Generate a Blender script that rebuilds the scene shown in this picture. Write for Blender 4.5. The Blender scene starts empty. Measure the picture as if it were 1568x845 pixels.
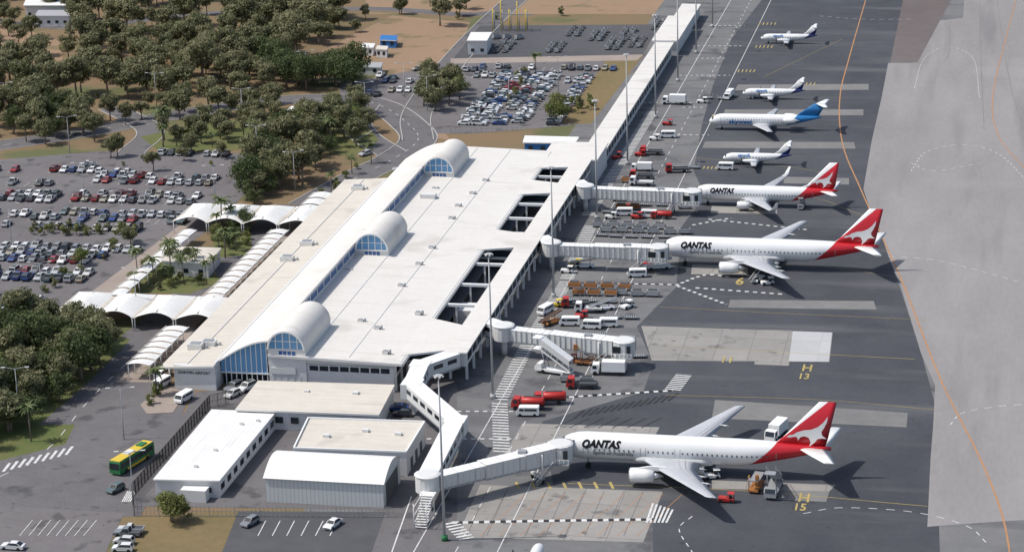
import bpy, bmesh, math, random
from mathutils import Vector, Matrix
random.seed(7)
rnd=random.random
def ru(a,b): return a+(b-a)*random.random()
# ---------------------------------------------------------------- camera / survey
F=3690.;TH=math.radians(17.7);H=179.;RO=.028;YAW=math.radians(11.9)
fw=Vector((-math.sin(YAW)*math.cos(TH),math.cos(YAW)*math.cos(TH),-math.sin(TH)))
R=Vector((math.cos(YAW),math.sin(YAW),0));U=R.cross(fw)
def G(u,v,z=0.):
    """plan survey: aerial photo coordinate -> ground plan position at height z"""
    x=u-784;y=422.5-v
    a=x*math.cos(RO)+y*math.sin(RO);b=-x*math.sin(RO)+y*math.cos(RO)
    d=fw*F+R*a+U*b
    t=(z-H)/d.z
    return (d.x*t,d.y*t)
scene=bpy.context.scene
cam=bpy.data.cameras.new('camera');camo=bpy.data.objects.new('camera',cam)
scene.collection.objects.link(camo);scene.camera=camo
cr=R*math.cos(RO)-U*math.sin(RO);cu=R*math.sin(RO)+U*math.cos(RO)
M=Matrix((cr,cu,-fw)).transposed().to_4x4();M.translation=Vector((0,0,H))
camo.matrix_world=M
cam.sensor_width=36;cam.lens=36*F/1568;cam.clip_start=1;cam.clip_end=20000
# ---------------------------------------------------------------- light
EL=math.radians(56);sv=Vector((-math.cos(YAW+.02)*math.cos(EL),-math.sin(YAW+.02)*math.cos(EL),math.sin(EL)))
sl=bpy.data.lights.new('sun','SUN');sl.energy=3.6;sl.angle=math.radians(.5);sl.color=(1,.965,.91)
so=bpy.data.objects.new('sun',sl);scene.collection.objects.link(so);so.rotation_euler=sv.to_track_quat('Z','Y').to_euler()
w=bpy.data.worlds.new('World');scene.world=w;w.use_nodes=True
nt=w.node_tree;bg=nt.nodes['Background'];sk=nt.nodes.new('ShaderNodeTexSky');sk.sky_type='NISHITA';sk.sun_disc=False
sk.sun_elevation=EL;sk.sun_rotation=math.atan2(sv.x,sv.y);sk.dust_density=2.5
nt.links.new(sk.outputs[0],bg.inputs[0]);bg.inputs[1].default_value=.14
scene.view_settings.view_transform='Standard';scene.view_settings.look='None';scene.view_settings.exposure=0
# ---------------------------------------------------------------- materials
def newmat(name):
    m=bpy.data.materials.new(name);m.use_nodes=True
    return m,m.node_tree,m.node_tree.nodes['Principled BSDF']
def flat(name,c,rough=.6,metal=0,spec=.3):
    m,t,b=newmat(name);b.inputs['Base Color'].default_value=(*c,1);b.inputs['Roughness'].default_value=rough
    b.inputs['Metallic'].default_value=metal;b.inputs['Specular IOR Level'].default_value=spec
    return m
def N(t,ty,**k):
    n=t.nodes.new(ty)
    for a,b in k.items(): setattr(n,a,b)
    return n
def mathn(t,op,a,b=None,c=None):
    n=N(t,'ShaderNodeMath',operation=op)
    for i,x in enumerate((a,b,c)):
        if x is None: continue
        if hasattr(x,'links') or hasattr(x,'is_linked'): t.links.new(x,n.inputs[i])
        else: n.inputs[i].default_value=x
    return n.outputs[0]
def mixc(t,f,a,b,bt='MIX'):
    n=N(t,'ShaderNodeMix',data_type='RGBA',blend_type=bt)
    for s,x in ((n.inputs[0],f),(n.inputs[6],a),(n.inputs[7],b)):
        if hasattr(x,'is_linked'): t.links.new(x,s)
        elif isinstance(x,(tuple,list)): s.default_value=(*x,1)
        else: s.default_value=x
    return n.outputs[2]
def surf(name,c1,c2,scales=((.02,.5),(.25,.3),(2.5,.2)),stretch=(1,1,1),rough=.9,lo=.36,hi=.64,slab=None,slabc=.7,seam=None,spots=None,streak=None,tyre=False):
    m,t,b=newmat(name)
    tc=N(t,'ShaderNodeTexCoord');mp=N(t,'ShaderNodeMapping');mp.inputs['Scale'].default_value=stretch
    t.links.new(tc.outputs['Object'],mp.inputs[0])
    acc=None
    for s,wt in scales:
        n=N(t,'ShaderNodeTexNoise');n.inputs['Scale'].default_value=s;n.inputs['Detail'].default_value=5;n.inputs['Roughness'].default_value=.6
        t.links.new(mp.outputs[0],n.inputs['Vector'])
        x=mathn(t,'MULTIPLY',n.outputs['Fac'],wt)
        acc=x if acc is None else mathn(t,'ADD',acc,x)
    r=N(t,'ShaderNodeMapRange');r.inputs['From Min'].default_value=lo;r.inputs['From Max'].default_value=hi
    t.links.new(acc,r.inputs['Value'])
    col=mixc(t,r.outputs[0],c1,c2)
    if streak:   # (stretch vector, scale, colour, threshold)
        mp2=N(t,'ShaderNodeMapping');mp2.inputs['Scale'].default_value=streak[0];t.links.new(tc.outputs['Object'],mp2.inputs[0])
        n=N(t,'ShaderNodeTexNoise');n.inputs['Scale'].default_value=streak[1];n.inputs['Detail'].default_value=6;t.links.new(mp2.outputs[0],n.inputs['Vector'])
        r2=N(t,'ShaderNodeMapRange');r2.inputs['From Min'].default_value=streak[3];r2.inputs['From Max'].default_value=streak[3]+.15;r2.inputs['To Max'].default_value=.75
        t.links.new(n.outputs['Fac'],r2.inputs['Value']);col=mixc(t,r2.outputs[0],col,streak[2])
    if spots:
        n=N(t,'ShaderNodeTexNoise');n.inputs['Scale'].default_value=spots[0];n.inputs['Detail'].default_value=8;t.links.new(tc.outputs['Object'],n.inputs['Vector'])
        r2=N(t,'ShaderNodeMapRange');r2.inputs['From Min'].default_value=spots[2];r2.inputs['From Max'].default_value=spots[2]+.08
        t.links.new(n.outputs['Fac'],r2.inputs['Value']);col=mixc(t,r2.outputs[0],col,spots[1])
    if tyre:   # small oil / rubber stains
        vo=N(t,'ShaderNodeTexNoise');vo.inputs['Scale'].default_value=.55;vo.inputs['Detail'].default_value=3;t.links.new(tc.outputs['Object'],vo.inputs['Vector'])
        r3=N(t,'ShaderNodeMapRange');r3.inputs['From Min'].default_value=.66;r3.inputs['From Max'].default_value=.74;r3.inputs['To Max'].default_value=.6
        t.links.new(vo.outputs['Fac'],r3.inputs['Value']);col=mixc(t,r3.outputs[0],col,(.03,.03,.033))
    if slab:
        bt=N(t,'ShaderNodeTexBrick',offset=0.0);bt.inputs['Scale'].default_value=1;bt.inputs['Mortar Size'].default_value=slab[2]
        bt.inputs['Brick Width'].default_value=slab[0];bt.inputs['Row Height'].default_value=slab[1];bt.inputs['Bias'].default_value=0
        bt.inputs['Color1'].default_value=(1,1,1,1);bt.inputs['Color2'].default_value=(.88,.88,.88,1);bt.inputs['Mortar'].default_value=(slabc,slabc,slabc,1)
        t.links.new(tc.outputs['Object'],bt.inputs['Vector']);col=mixc(t,1.0,col,bt.outputs['Color'],'MULTIPLY')
    if seam:     # (axis, pitch, dark) roof sheet seams
        sx=N(t,'ShaderNodeSeparateXYZ');t.links.new(tc.outputs['Object'],sx.inputs[0])
        q=mathn(t,'FRACT',mathn(t,'DIVIDE',sx.outputs[seam[0]],seam[1]))
        q=mathn(t,'LESS_THAN',q,.22);col=mixc(t,q,col,mixc(t,1.0,col,(seam[2],)*3,'MULTIPLY'))
    t.links.new(col,b.inputs['Base Color']);b.inputs['Roughness'].default_value=rough;b.inputs['Specular IOR Level'].default_value=.2
    return m
m_dirt=surf('dry_ground',(.22,.14,.08),(.165,.135,.078),scales=((.012,.45),(.08,.3),(.6,.25)),spots=(.035,(.115,.12,.055),.53))
m_reddirt=surf('bare_earth',(.31,.20,.13),(.25,.18,.115),scales=((.03,.4),(.3,.35),(2,.25)),spots=(.07,(.18,.14,.08),.55))
m_grass=surf('lawn',(.085,.12,.035),(.16,.145,.065),scales=((.04,.4),(.3,.35),(2,.25)))
m_drygrass=surf('dry_grass',(.22,.155,.08),(.14,.12,.055),scales=((.06,.4),(.5,.35),(2,.25)))
m_apron=surf('apron_asphalt',(.13,.13,.133),(.195,.194,.192),scales=((.03,.5),(.2,.3),(1.5,.2)),spots=(.09,(.09,.09,.095),.57),streak=((.2,1,1),.12,(.11,.11,.115),.52),tyre=True)
m_dark=surf('dark_asphalt',(.050,.053,.062),(.085,.089,.098),scales=((.02,.5),(.12,.3),(1.2,.2)),streak=((.15,1,1),.09,(.115,.117,.122),.55),tyre=True)
m_conc=surf('pale_concrete',(.25,.24,.225),(.33,.315,.29),scales=((.05,.4),(.3,.3),(2,.3)),slab=(7.5,7.5,.12),slabc=.72,spots=(.18,(.17,.165,.16),.6),tyre=True)
m_concw=surf('new_concrete',(.42,.42,.42),(.5,.5,.5),slab=(7.5,7.5,.12),slabc=.85)
m_taxi=surf('taxiway',(.222,.211,.208),(.30,.286,.28),stretch=(1.0,.22,1),scales=((.03,.55),(.15,.25),(1.2,.2)),streak=((1,.08,1),.10,(.18,.172,.17),.54),spots=(.012,(.30,.287,.275),.6))
m_tread=surf('tyre_track',(.17,.163,.162),(.24,.23,.225),stretch=(1,.15,1),scales=((.1,.4),(.5,.3),(3,.3)))
m_band=surf('asphalt_patch',(.15,.148,.145),(.22,.217,.21),scales=((.05,.4),(.3,.3),(2,.3)))
m_brown=surf('brown_patch',(.12,.10,.095),(.16,.14,.135))
m_road=surf('road_asphalt',(.115,.108,.11),(.16,.152,.155),scales=((.03,.4),(.25,.3),(2,.3)),spots=(.15,(.085,.083,.085),.58),tyre=True)
m_lot=surf('car_park_asphalt',(.128,.118,.12),(.175,.164,.165),scales=((.03,.4),(.25,.3),(2,.3)),spots=(.2,(.095,.088,.09),.58),tyre=True)
m_lotdark=surf('dark_lot',(.068,.069,.075),(.105,.105,.11))
m_paved=surf('paving',(.27,.22,.19),(.34,.29,.25),scales=((.1,.5),(2,.5)))
m_kerb=flat('kerb_concrete',(.38,.37,.35),.9)
m_roof=surf('white_metal_roof',(.70,.675,.63),(.62,.595,.55),scales=((.02,.3),(.15,.3),(1.2,.4)),seam=(1,1.6,.95),rough=.6,spots=(.06,(.56,.535,.49),.6),streak=((.12,1.5,1),.5,(.57,.54,.49),.56))
m_cream=surf('cream_roof',(.64,.595,.515),(.55,.51,.44),scales=((.05,.4),(.4,.3),(2,.3)),seam=(1,2.2,.95),rough=.6,spots=(.08,(.50,.46,.40),.58),streak=((.12,1.5,1),.4,(.49,.45,.39),.56))
m_wroof=surf('white_roof',(.78,.77,.74),(.67,.655,.63),seam=(0,1.0,.94),rough=.5,streak=((1.5,.12,1),.5,(.61,.60,.57),.58))
m_wall=surf('white_wall',(.70,.70,.69),(.60,.60,.59),scales=((.1,.5),(1.5,.5)),rough=.8)
m_corr=surf('corrugated_wall',(.60,.62,.61),(.54,.56,.55),seam=(0,.8,.78),rough=.6)
m_blue=flat('blue_glazing',(.14,.33,.56),.25,0,.5)
m_blued=flat('dark_blue_glass',(.03,.10,.28),.2,0,.5)
m_glass=flat('dark_glass',(.02,.026,.032),.15,0,.5)
m_win=flat('cabin_window',(.10,.11,.12),.3,0,.5)
m_darkw=flat('dark_wall',(.10,.105,.11),.8)  # one even dark grey for wall panels and the airside slab
m_white=flat('white_paint',(.78,.78,.76),.45)
m_tent=surf('tent_fabric',(.76,.76,.74),(.66,.65,.61),scales=((.2,.5),(1,.5)))
m_gwhite=flat('grey_white_metal',(.64,.64,.62),.5)
m_cable=flat('galvanised_steel',(.34,.35,.36),.5,.3)
m_mast=flat('mast_steel',(.42,.43,.43),.6,0)
m_rib=flat('bridge_rib',(.48,.485,.48),.6)
m_black=flat('rubber',(.02,.02,.02),.8)
m_dkgrey=flat('dark_metal',(.07,.075,.08),.6)
m_red=flat('red_paint',(.45,.035,.03),.4)
m_orange=flat('orange_paint',(.36,.15,.05),.6)
m_yel=flat('yellow_paint',(.62,.45,.05),.5)
m_green=flat('green_paint',(.03,.16,.06),.5)
m_bluep=flat('blue_paint',(.03,.16,.42),.5)
m_line=surf('line_white',(.72,.72,.70),(.42,.42,.41),scales=((1.5,.6),(6,.4)))
m_lblack=flat('line_black',(.03,.03,.033),.8)
m_title=flat('title_black',(.012,.012,.014),.8,0,.1)
m_yline=surf('line_yellow',(.50,.38,.13),(.30,.25,.12),scales=((.5,.6),(3,.4)))
m_oline=surf('line_orange',(.48,.24,.10),(.33,.19,.11),scales=((.3,.6),(3,.4)))
m_bark=surf('bark',(.16,.12,.09),(.26,.22,.18),scales=((2,.5),(8,.5)))
m_tile=flat('tile_roof_grey',(.35,.35,.36),.8)
m_wing=surf('wing_grey',(.50,.51,.53),(.42,.43,.45),scales=((.3,.5),(2,.5)),rough=.4)
m_metal=flat('bare_metal',(.55,.55,.56),.3,.8)
# car paint varying per object
m_car,t,b=newmat('car_paint');oi=N(t,'ShaderNodeObjectInfo');cr_=N(t,'ShaderNodeValToRGB');cr_.color_ramp.interpolation='CONSTANT'
cols=[(0,(.70,.70,.69)),(.28,(.40,.41,.42)),(.46,(.20,.21,.22)),(.56,(.05,.055,.065)),(.67,(.025,.06,.20)),(.75,(.28,.02,.02)),(.82,(.55,.55,.53)),(.90,(.09,.13,.13)),(.95,(.30,.27,.20))]
e=cr_.color_ramp.elements
e[0].position=0;e[0].color=(*cols[0][1],1);e[1].position=cols[1][0];e[1].color=(*cols[1][1],1)
for p,c in cols[2:]:
    q=e.new(p);q.color=(*c,1)
t.links.new(oi.outputs['Random'],cr_.inputs[0]);t.links.new(cr_.outputs[0],b.inputs['Base Color']);b.inputs['Roughness'].default_value=.3;b.inputs['Coat Weight'].default_value=.4
# foliage
def leafmat(name,ca,cb,cc):
    m,t,b=newmat(name);oi=N(t,'ShaderNodeObjectInfo');at=N(t,'ShaderNodeAttribute');at.attribute_name='tone'
    c=mixc(t,oi.outputs['Random'],ca,cb);c=mixc(t,at.outputs['Fac'],c,cc)
    t.links.new(c,b.inputs['Base Color']);b.inputs['Roughness'].default_value=.6;b.inputs['Specular IOR Level'].default_value=.25
    tr=N(t,'ShaderNodeBsdfTranslucent');t.links.new(c,tr.inputs[0]);mx=N(t,'ShaderNodeMixShader');mx.inputs[0].default_value=.3
    t.links.new(b.outputs[0],mx.inputs[1]);t.links.new(tr.outputs[0],mx.inputs[2]);t.links.new(mx.outputs[0],t.nodes['Material Output'].inputs[0])
    return m
m_leaf=leafmat('gum_foliage',(.105,.125,.052),(.165,.16,.08),(.25,.24,.13))
m_leafd=leafmat('dark_foliage',(.05,.08,.028),(.07,.095,.036),(.13,.15,.06))
m_leafg=leafmat('bright_foliage',(.10,.14,.032),(.15,.17,.05),(.23,.23,.085))
m_palm=leafmat('palm_foliage',(.08,.12,.04),(.11,.15,.05),(.20,.22,.10))
# ---------------------------------------------------------------- mesh builder
class MB:
    def __init__(s): s.v=[];s.f=[];s.m=[];s.sm=[];s.mats=[]
    def mi(s,m):
        if m not in s.mats: s.mats.append(m)
        return s.mats.index(m)
    def add(s,vs,fs,mat,smooth=False):
        o=len(s.v);s.v+= [tuple(x) for x in vs]
        for i,f in enumerate(fs):
            s.f.append([o+j for j in f]);s.m.append(s.mi(mat[i] if isinstance(mat,list) else mat));s.sm.append(smooth)
    def box(s,cx,cy,z0,sx,sy,h,mat,rot=0,top=None,taper=0):
        c,n=math.cos(rot),math.sin(rot);vs=[]
        for z,k in ((z0,0),(z0+h,taper)):
            for dx,dy in ((-1,-1),(1,-1),(1,1),(-1,1)):
                x=dx*(sx/2-k);y=dy*(sy/2-k);vs.append((cx+x*c-y*n,cy+x*n+y*c,z))
        fs=[(3,2,1,0),(4,5,6,7),(0,1,5,4),(1,2,6,5),(2,3,7,6),(3,0,4,7)]
        s.add(vs,fs,[mat,top or mat,mat,mat,mat,mat])
    def ext(s,x0,x1,y0,y1,z0,z1,mat,top=None): s.box((x0+x1)/2,(y0+y1)/2,z0,x1-x0,y1-y0,z1-z0,mat,top=top)
    def prism(s,poly,z0,z1,mat,top=None):
        n=len(poly);vs=[(x,y,z0) for x,y in poly]+[(x,y,z1) for x,y in poly]
        a=sum(poly[i][0]*poly[(i+1)%n][1]-poly[(i+1)%n][0]*poly[i][1] for i in range(n))
        fs=[tuple(range(n,2*n))]+[(i,(i+1)%n,n+(i+1)%n,n+i) for i in range(n)]
        if a<0: fs=[tuple(reversed(f)) for f in fs]
        s.add(vs,fs,[top or mat]+[mat]*n)
    def loft(s,rings,mat,caps=True,smooth=True,closed=True):
        n=len(rings[0]);vs=[p for r in rings for p in r];fs=[]
        for i in range(len(rings)-1):
            for j in range(n if closed else n-1):
                k=(j+1)%n;fs.append((i*n+j,i*n+k,(i+1)*n+k,(i+1)*n+j))
        s.add(vs,fs,mat,smooth)
        if caps:
            o=len(s.v)-len(vs)
            s.f.append([o+j for j in reversed(range(n))]);s.m.append(s.mi(mat));s.sm.append(False)
            s.f.append([o+(len(rings)-1)*n+j for j in range(n)]);s.m.append(s.mi(mat));s.sm.append(False)
    def cyl(s,p0,p1,r0,r1,mat,n=8,smooth=True,caps=True):
        p0=Vector(p0);p1=Vector(p1);d=(p1-p0).normalized();a=d.orthogonal().normalized();b=d.cross(a)
        rs=[[tuple(p+a*(r*math.cos(2*math.pi*j/n))+b*(r*math.sin(2*math.pi*j/n))) for j in range(n)] for p,r in ((p0,r0),(p1,r1))]
        s.loft(rs,mat,caps,smooth)
    def beam(s,p0,p1,w,h,mat,off=0):
        """box along p0->p1, width w horizontal, height h upward from the line"""
        p0=Vector(p0);p1=Vector(p1);d=(p1-p0).normalized();sd=Vector((d.y,-d.x,0)).normalized()*(w/2);up=Vector((0,0,1))
        vs=[p0-sd+up*off,p0+sd+up*off,p0+sd+up*(h+off),p0-sd+up*(h+off)]+[p1-sd+up*off,p1+sd+up*off,p1+sd+up*(h+off),p1-sd+up*(h+off)]
        s.add(vs,[(0,1,2,3),(7,6,5,4),(1,5,6,2),(2,6,7,3),(3,7,4,0),(0,4,5,1)],mat)
    def quad(s,a,b,c,d,mat): s.add([a,b,c,d],[(0,1,2,3)],mat)
    def mesh(s,name):
        me=bpy.data.meshes.new(name);me.from_pydata(s.v,[],s.f);me.update()
        for m in s.mats: me.materials.append(m)
        me.polygons.foreach_set('material_index',s.m);me.polygons.foreach_set('use_smooth',s.sm);return me
    def obj(s,name,loc=(0,0,0),rot=0): return inst(s.mesh(name),name,loc,rot)
def inst(me,name,loc,rot=0,sc=1):
    o=bpy.data.objects.new(name,me);o.location=loc;o.rotation_euler=(0,0,rot)
    o.scale=(sc,sc,sc) if not isinstance(sc,tuple) else sc
    scene.collection.objects.link(o);return o
def sheet(name,poly,z,mat,world=False):
    p=poly if world else [G(u,v) for u,v in poly]
    n=len(p);a=sum(p[i][0]*p[(i+1)%n][1]-p[(i+1)%n][0]*p[i][1] for i in range(n))
    if a<0:p=p[::-1]
    b=MB();b.add([(x,y,z) for x,y in p],[tuple(range(n))],mat);return b.obj(name)
def smoothpath(pts,k=6):
    P=[Vector(p) for p in pts];P=[P[0]*2-P[1]]+P+[P[-1]*2-P[-2]];out=[]
    for i in range(1,len(P)-2):
        for j in range(k):
            t=j/k;a,b,c,d=P[i-1],P[i],P[i+1],P[i+2]
            out.append(.5*((2*b)+(c-a)*t+(2*a-5*b+4*c-d)*t*t+(3*b-a-3*c+d)*t**3))
    out.append(P[-2]);return out
def ribbon(mb,pts,w,z,mat):
    P=[Vector(p) for p in pts];L=[];Rr=[]
    for i,p in enumerate(P):
        d=(P[min(i+1,len(P)-1)]-P[max(i-1,0)]).normalized();s=Vector((-d.y,d.x))*(w/2);L.append(p+s);Rr.append(p-s)
    n=len(P);mb.add([(q.x,q.y,z) for q in Rr]+[(q.x,q.y,z) for q in L],[(i,i+1,n+i+1,n+i) for i in range(n-1)],mat)
def dashes(mb,pts,w,z,mat,on,off):
    P=[Vector(p) for p in pts];pos=0;state=True;left=on
    for i in range(len(P)-1):
        a,b=P[i],P[i+1];L=(b-a).length
        if L<1e-6: continue
        d=(b-a)/L;t=0
        while t<L-1e-6:
            st=min(left,L-t)
            if state: ribbon(mb,[a+d*t,a+d*(t+st)],w,z,mat)
            t+=st;left-=st
            if left<=1e-6: state=not state;left=on if state else off
def GP(l): return [G(u,v) for u,v in l]
# ---------------------------------------------------------------- ground
sheet('ground',[(-3000,-500),(3000,-500),(3000,5000),(-3000,5000)],0,m_dirt,True)
sheet('bare_earth',[(480,85),(600,24),(720,35),(690,110),(560,115),(545,100)],.010,m_reddirt)
sheet('bare_earth',[(-30,30),(90,60),(100,110),(-30,105)],.010,m_reddirt)
sheet('bare_earth',[(560,-10),(1040,-10),(1030,22),(560,22)],.006,m_reddirt)
sheet('bare_earth',[(560,140),(640,150),(690,215),(600,200)],.014,m_reddirt)
sheet('dry_grass',[(930,90),(985,85),(905,190),(860,190)],.032,m_drygrass)
sheet('dry_grass',[(195,790),(580,770),(600,860),(180,860)],.008,m_drygrass)
sheet('apron',[(-126,330),(900,330),(900,1600),(-126,1600)],.012,m_apron,True)
sheet('service_yard_asphalt',[(300,600),(700,560),(700,860),(540,860),(575,780),(200,775),(250,690)],.016,m_road)
sheet('dark_asphalt',[(1190,-30),(1120,60),(1092,130),(1075,190),(1062,262),(1080,300),(1045,345),(1035,440),(975,500),(1000,556),(985,600),(830,645),(850,760),(1000,790),(1000,870),(1440,870),(1432,620),(1412,545),(1378,440),(1330,310),(1345,170),(1363,97),(1480,-30)],.02,m_dark)
sheet('taxiway',[(1410,35),(1398,97),(1360,97),(1350,150),(1335,215),(1322,290),(1332,320),(1345,345),(1360,390),(1380,440),(1398,500),(1410,540),(1432,590),(1429,650),(1425,700),(1420,806),(1545,797),(1900,780),(1900,-40),(1478,-40),(1475,28)],.028,m_taxi)
sheet('brown_patch',[(1385,-10),(1462,-10),(1405,96),(1363,96)],.034,m_brown)
for p in ([(1130,130),(1330,129),(1330,138),(1125,139)],[(1110,168),(1322,168),(1322,177),(1108,177)],[(1080,217),(1308,218),(1310,228),(1075,227)],
          [(1200,271),(1300,273),(1300,283),(1200,281)],[(1118,459),(1338,461),(1342,474),(1115,471)],[(1095,612),(1390,632),(1388,654),(1090,640)],[(1180,748),(1270,752),(1265,768),(1175,764)]):
    sheet('asphalt_patch',p,.036,m_band)
sheet('concrete_stand',[(982,499),(1275,509),(1270,554),(998,552)],.036,m_conc)
sheet('concrete_stand',[(1165,505),(1212,506),(1208,560),(1155,558)],.040,m_conc)
sheet('concrete_stand',[(1214,507),(1274,509),(1269,554),(1208,553)],.044,m_concw)
sheet('concrete_stand',[(800,648),(1010,654),(1000,672),(860,672),(850,700),(770,700)],.036,m_conc)
sheet('concrete_stand',[(735,742),(1015,752),(985,830),(700,822)],.036,m_conc)
sheet('concrete_stand',[(1090,735),(1280,742),(1270,752),(1090,748)],.041,m_conc)
sheet('concrete_stand',[(1060,405),(1145,408),(1145,420),(1058,420)],.036,m_conc)
sheet('concrete_stand',[(1090,315),(1190,318),(1190,328),(1088,326)],.036,m_conc)
# car parks and roads
sheet('car_park',[(-60,250),(150,232),(380,235),(415,255),(330,345),(215,425),(95,500),(-60,540)],.02,m_lot)
sheet('car_park',[(520,130),(700,95),(990,86),(880,192),(720,205),(650,205),(600,165),(520,155)],.0195,m_lot)
sheet('equipment_yard',[(735,40),(1010,38),(985,84),(690,95)],.027,m_lotdark)
sheet('yard_strip',[(690,90),(985,84),(975,93),(690,98)],.037,m_paved)
def road(name,pix,w,z=.024,mat=None,edge=True):
    pts=smoothpath(GP(pix));mb=MB();ribbon(mb,pts,w,z,mat or m_road)
    if edge:
        for s in (-1,1):
            P=[]
            for i,p in enumerate(pts):
                d=(pts[min(i+1,len(pts)-1)]-pts[max(i-1,0)]).normalized();P.append(p+Vector((-d.y,d.x))*s*(w/2+.15))
            for i in range(len(P)-1): mb.beam((P[i].x,P[i].y,0),(P[i+1].x,P[i+1].y,0),.3,.14,m_kerb)
    mb.obj(name);return pts
r1=road('road',[(-60,232),(120,205),(250,180),(410,156),(530,152),(585,163),(625,190),(640,215),(600,245),(550,270),(470,315)],11)
road('road',[(470,315),(420,360),(330,440),(260,500),(190,560),(130,620),(70,690),(-20,740)],17,.029,edge=False)
road('road',[(640,215),(640,170),(690,100),(745,40),(800,-10)],9,.0215)
road('road',[(600,235),(560,210),(545,185),(560,160)],9,.026)
road('road',[(-40,30),(120,42),(300,22),(560,14),(700,22),(760,20)],7,.018,edge=False)
road('road',[(170,165),(230,200),(200,235)],8,.031)
sheet('forecourt_asphalt',[(-60,660),(110,600),(200,560),(290,600),(260,700),(215,790),(-60,800)],.0325,m_road)
sheet('car_park',[(-60,770),(190,785),(150,870),(-60,870)],.0345,m_lot)
sheet('car_park',[(365,782),(590,784),(560,870),(330,870)],.034,m_lotdark)
sheet('lawn',[(215,210),(300,190),(405,178),(390,228),(250,236)],.034,m_grass)
sheet('lawn',[(395,178),(450,172),(500,185),(430,200)],.0365,m_grass)
sheet('lawn',[(505,190),(560,190),(580,215),(540,240),(500,235)],.0365,m_grass)
sheet('lawn',[(-40,500),(80,480),(200,520),(130,590),(60,650),(115,650),(100,680),(-40,715)],.0365,m_grass)
sheet('lawn',[(215,405),(280,395),(345,430),(290,450),(200,448)],.0365,m_grass)
sheet('lawn',[(325,350),(385,345),(385,390),(330,395)],.0365,m_grass)
sheet('footpath',[(95,480),(110,470),(275,345),(300,350),(215,430),(120,490)],.041,m_paved)
sheet('footpath',[(215,620),(250,590),(285,600),(265,632),(225,634)],.12,m_paved)
sheet('footpath',[(180,585),(255,500),(440,335),(470,335),(300,500),(245,585)],.043,m_paved)
# ---------------------------------------------------------------- markings
mk=MB()
ol=smoothpath(GP([(1330,-15),(1300,90),(1286,150),(1290,220),(1318,290),(1345,350),(1385,440),(1440,580),(1500,700),(1535,790),(1550,870)]))
ribbon(mk,ol,.36,.055,m_oline)
ribbon(mk,smoothpath(GP([(1560,-15),(1540,60),(1520,150),(1530,210),(1575,265)])),.28,.057,m_oline)
for pix,wd in (([(1040,240),(1200,255),(1285,270)],.13),([(1010,470),(1200,480),(1420,490)],.13),([(1020,605),(1250,612),(1440,628)],.13),([(870,740),(1150,752),(1420,775)],.17),([(1020,530),(1400,550)],.18),([(1170,118),(1290,60)],.12),
               ([(1060,296),(1230,300),(1320,330)],.13),([(1020,400),(1250,408),(1375,425)],.13)):
    ribbon(mk,smoothpath(GP(pix)),wd,.059,m_yline)
for k_,pix in enumerate(([(1500,-10),(1502,90),(1507,200)],[(1455,28),(1450,90),(1405,97)],[(1525,-10),(1545,120),(1568,200)])): ribbon(mk,smoothpath(GP(pix)),.22,.047+k_*.002,m_tread)
zlay=[.064]
def zebra(pix,w=1.0,on=1.0,off=1.0,black=True):
    P=smoothpath(GP(pix),3);z=zlay[0];zlay[0]+=.0012
    if black: ribbon(mk,P,w,z-.003,m_lblack)
    dashes(mk,P,w,z,m_line,on,off)
zebra([(692,800),(850,797),(1000,795)],1.1);zebra([(785,614),(900,606),(1030,598)],.9)
zebra([(870,433),(1035,436)],.7);zebra([(1035,437),(1080,421),(1120,425)],.8,black=False);zebra([(1037,438),(1112,466)],.8,black=False);zebra([(1065,441),(1202,451)],.8,black=False)
zebra([(1085,336),(1235,352)],.7,black=False);zebra([(1060,345),(1120,334)],.7,black=False)
for a,b,v in ((1000,1085,207),(1040,1118,116),(985,1060,158),(1060,1135,71),(1085,1140,40),(1045,1080,165),(1065,1110,90),(700,800,630),(640,790,672)): zebra([(a,v),(b,v)],.6,.9,.9,False)
zebra([(1030,597),(1048,573)],3.5,.5,.6,False)
zebra([(690,800),(715,825)],3,.6,.7,False)
# pedestrian ladder along the head-of-stand road
for (u0,v0,u1,v1) in ((768,692,765,615),(765,612,812,520),(815,517,868,430),(868,427,905,345),(900,330,1000,170)):
    a=Vector(G(u0,v0));b=Vector(G(u1,v1));L=(b-a).length;n=int(L/1.5)
    for i in range(n):
        p=a+(b-a)*((i+.2)/n);ribbon(mk,[p+Vector((-1.7,0)),p+Vector((1.7,0))],.6,.061,m_line)
for x in (-101,-86): ribbon(mk,[(x,345),(x,900)],.2,.050,m_line)
dashes(mk,[(-93.5,345),(-93.5,900)],.18,.050,m_line,3,4)
# thin service arcs
for k_,pix in enumerate(([(1395,262),(1420,232),(1480,222),(1535,240),(1590,300)],[(1400,135),(1415,90),(1450,72),(1490,90),(1500,150)],[(1455,650),(1475,632),(1530,622),(1590,618)],
            [(1230,786),(1290,777),(1400,784),(1480,805),(1512,832)],[(1395,250),(1430,262),(1500,250)],[(1255,25),(1320,30),(1400,30)],[(1060,790),(1040,810),(1060,845)],[(1340,392),(1440,400),(1590,440)])):
    dashes(mk,smoothpath(GP(pix),10),.2,.0455+k_*.0003 if k_%2 else .053,m_line,1.6,1.6)
for i in range(9):   # hatching on near stand
    u=745+i*30
    ribbon(mk,GP([(u,752),(u-30,820)]),.12,.046,m_brown);ribbon(mk,GP([(u-10,820),(u+60,756)]),.12,.049,m_oline)
for i in range(7): ribbon(mk,GP([(795+i*24,748),(790+i*24,738)]),.55,.053,m_yline)
for i in range(7): ribbon(mk,GP([(880+i*22,640),(850+i*22,655)]),.25,.056,m_lblack)
for i in range(14): ribbon(mk,GP([(880+i*11,640-i*2),(895+i*11,628-i*2)]),.6,.052,m_lblack)
for i in range(6): ribbon(mk,GP([(1000+i*6,770+i*2),(990+i*6,800)]),.4,.055,m_line)
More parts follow.
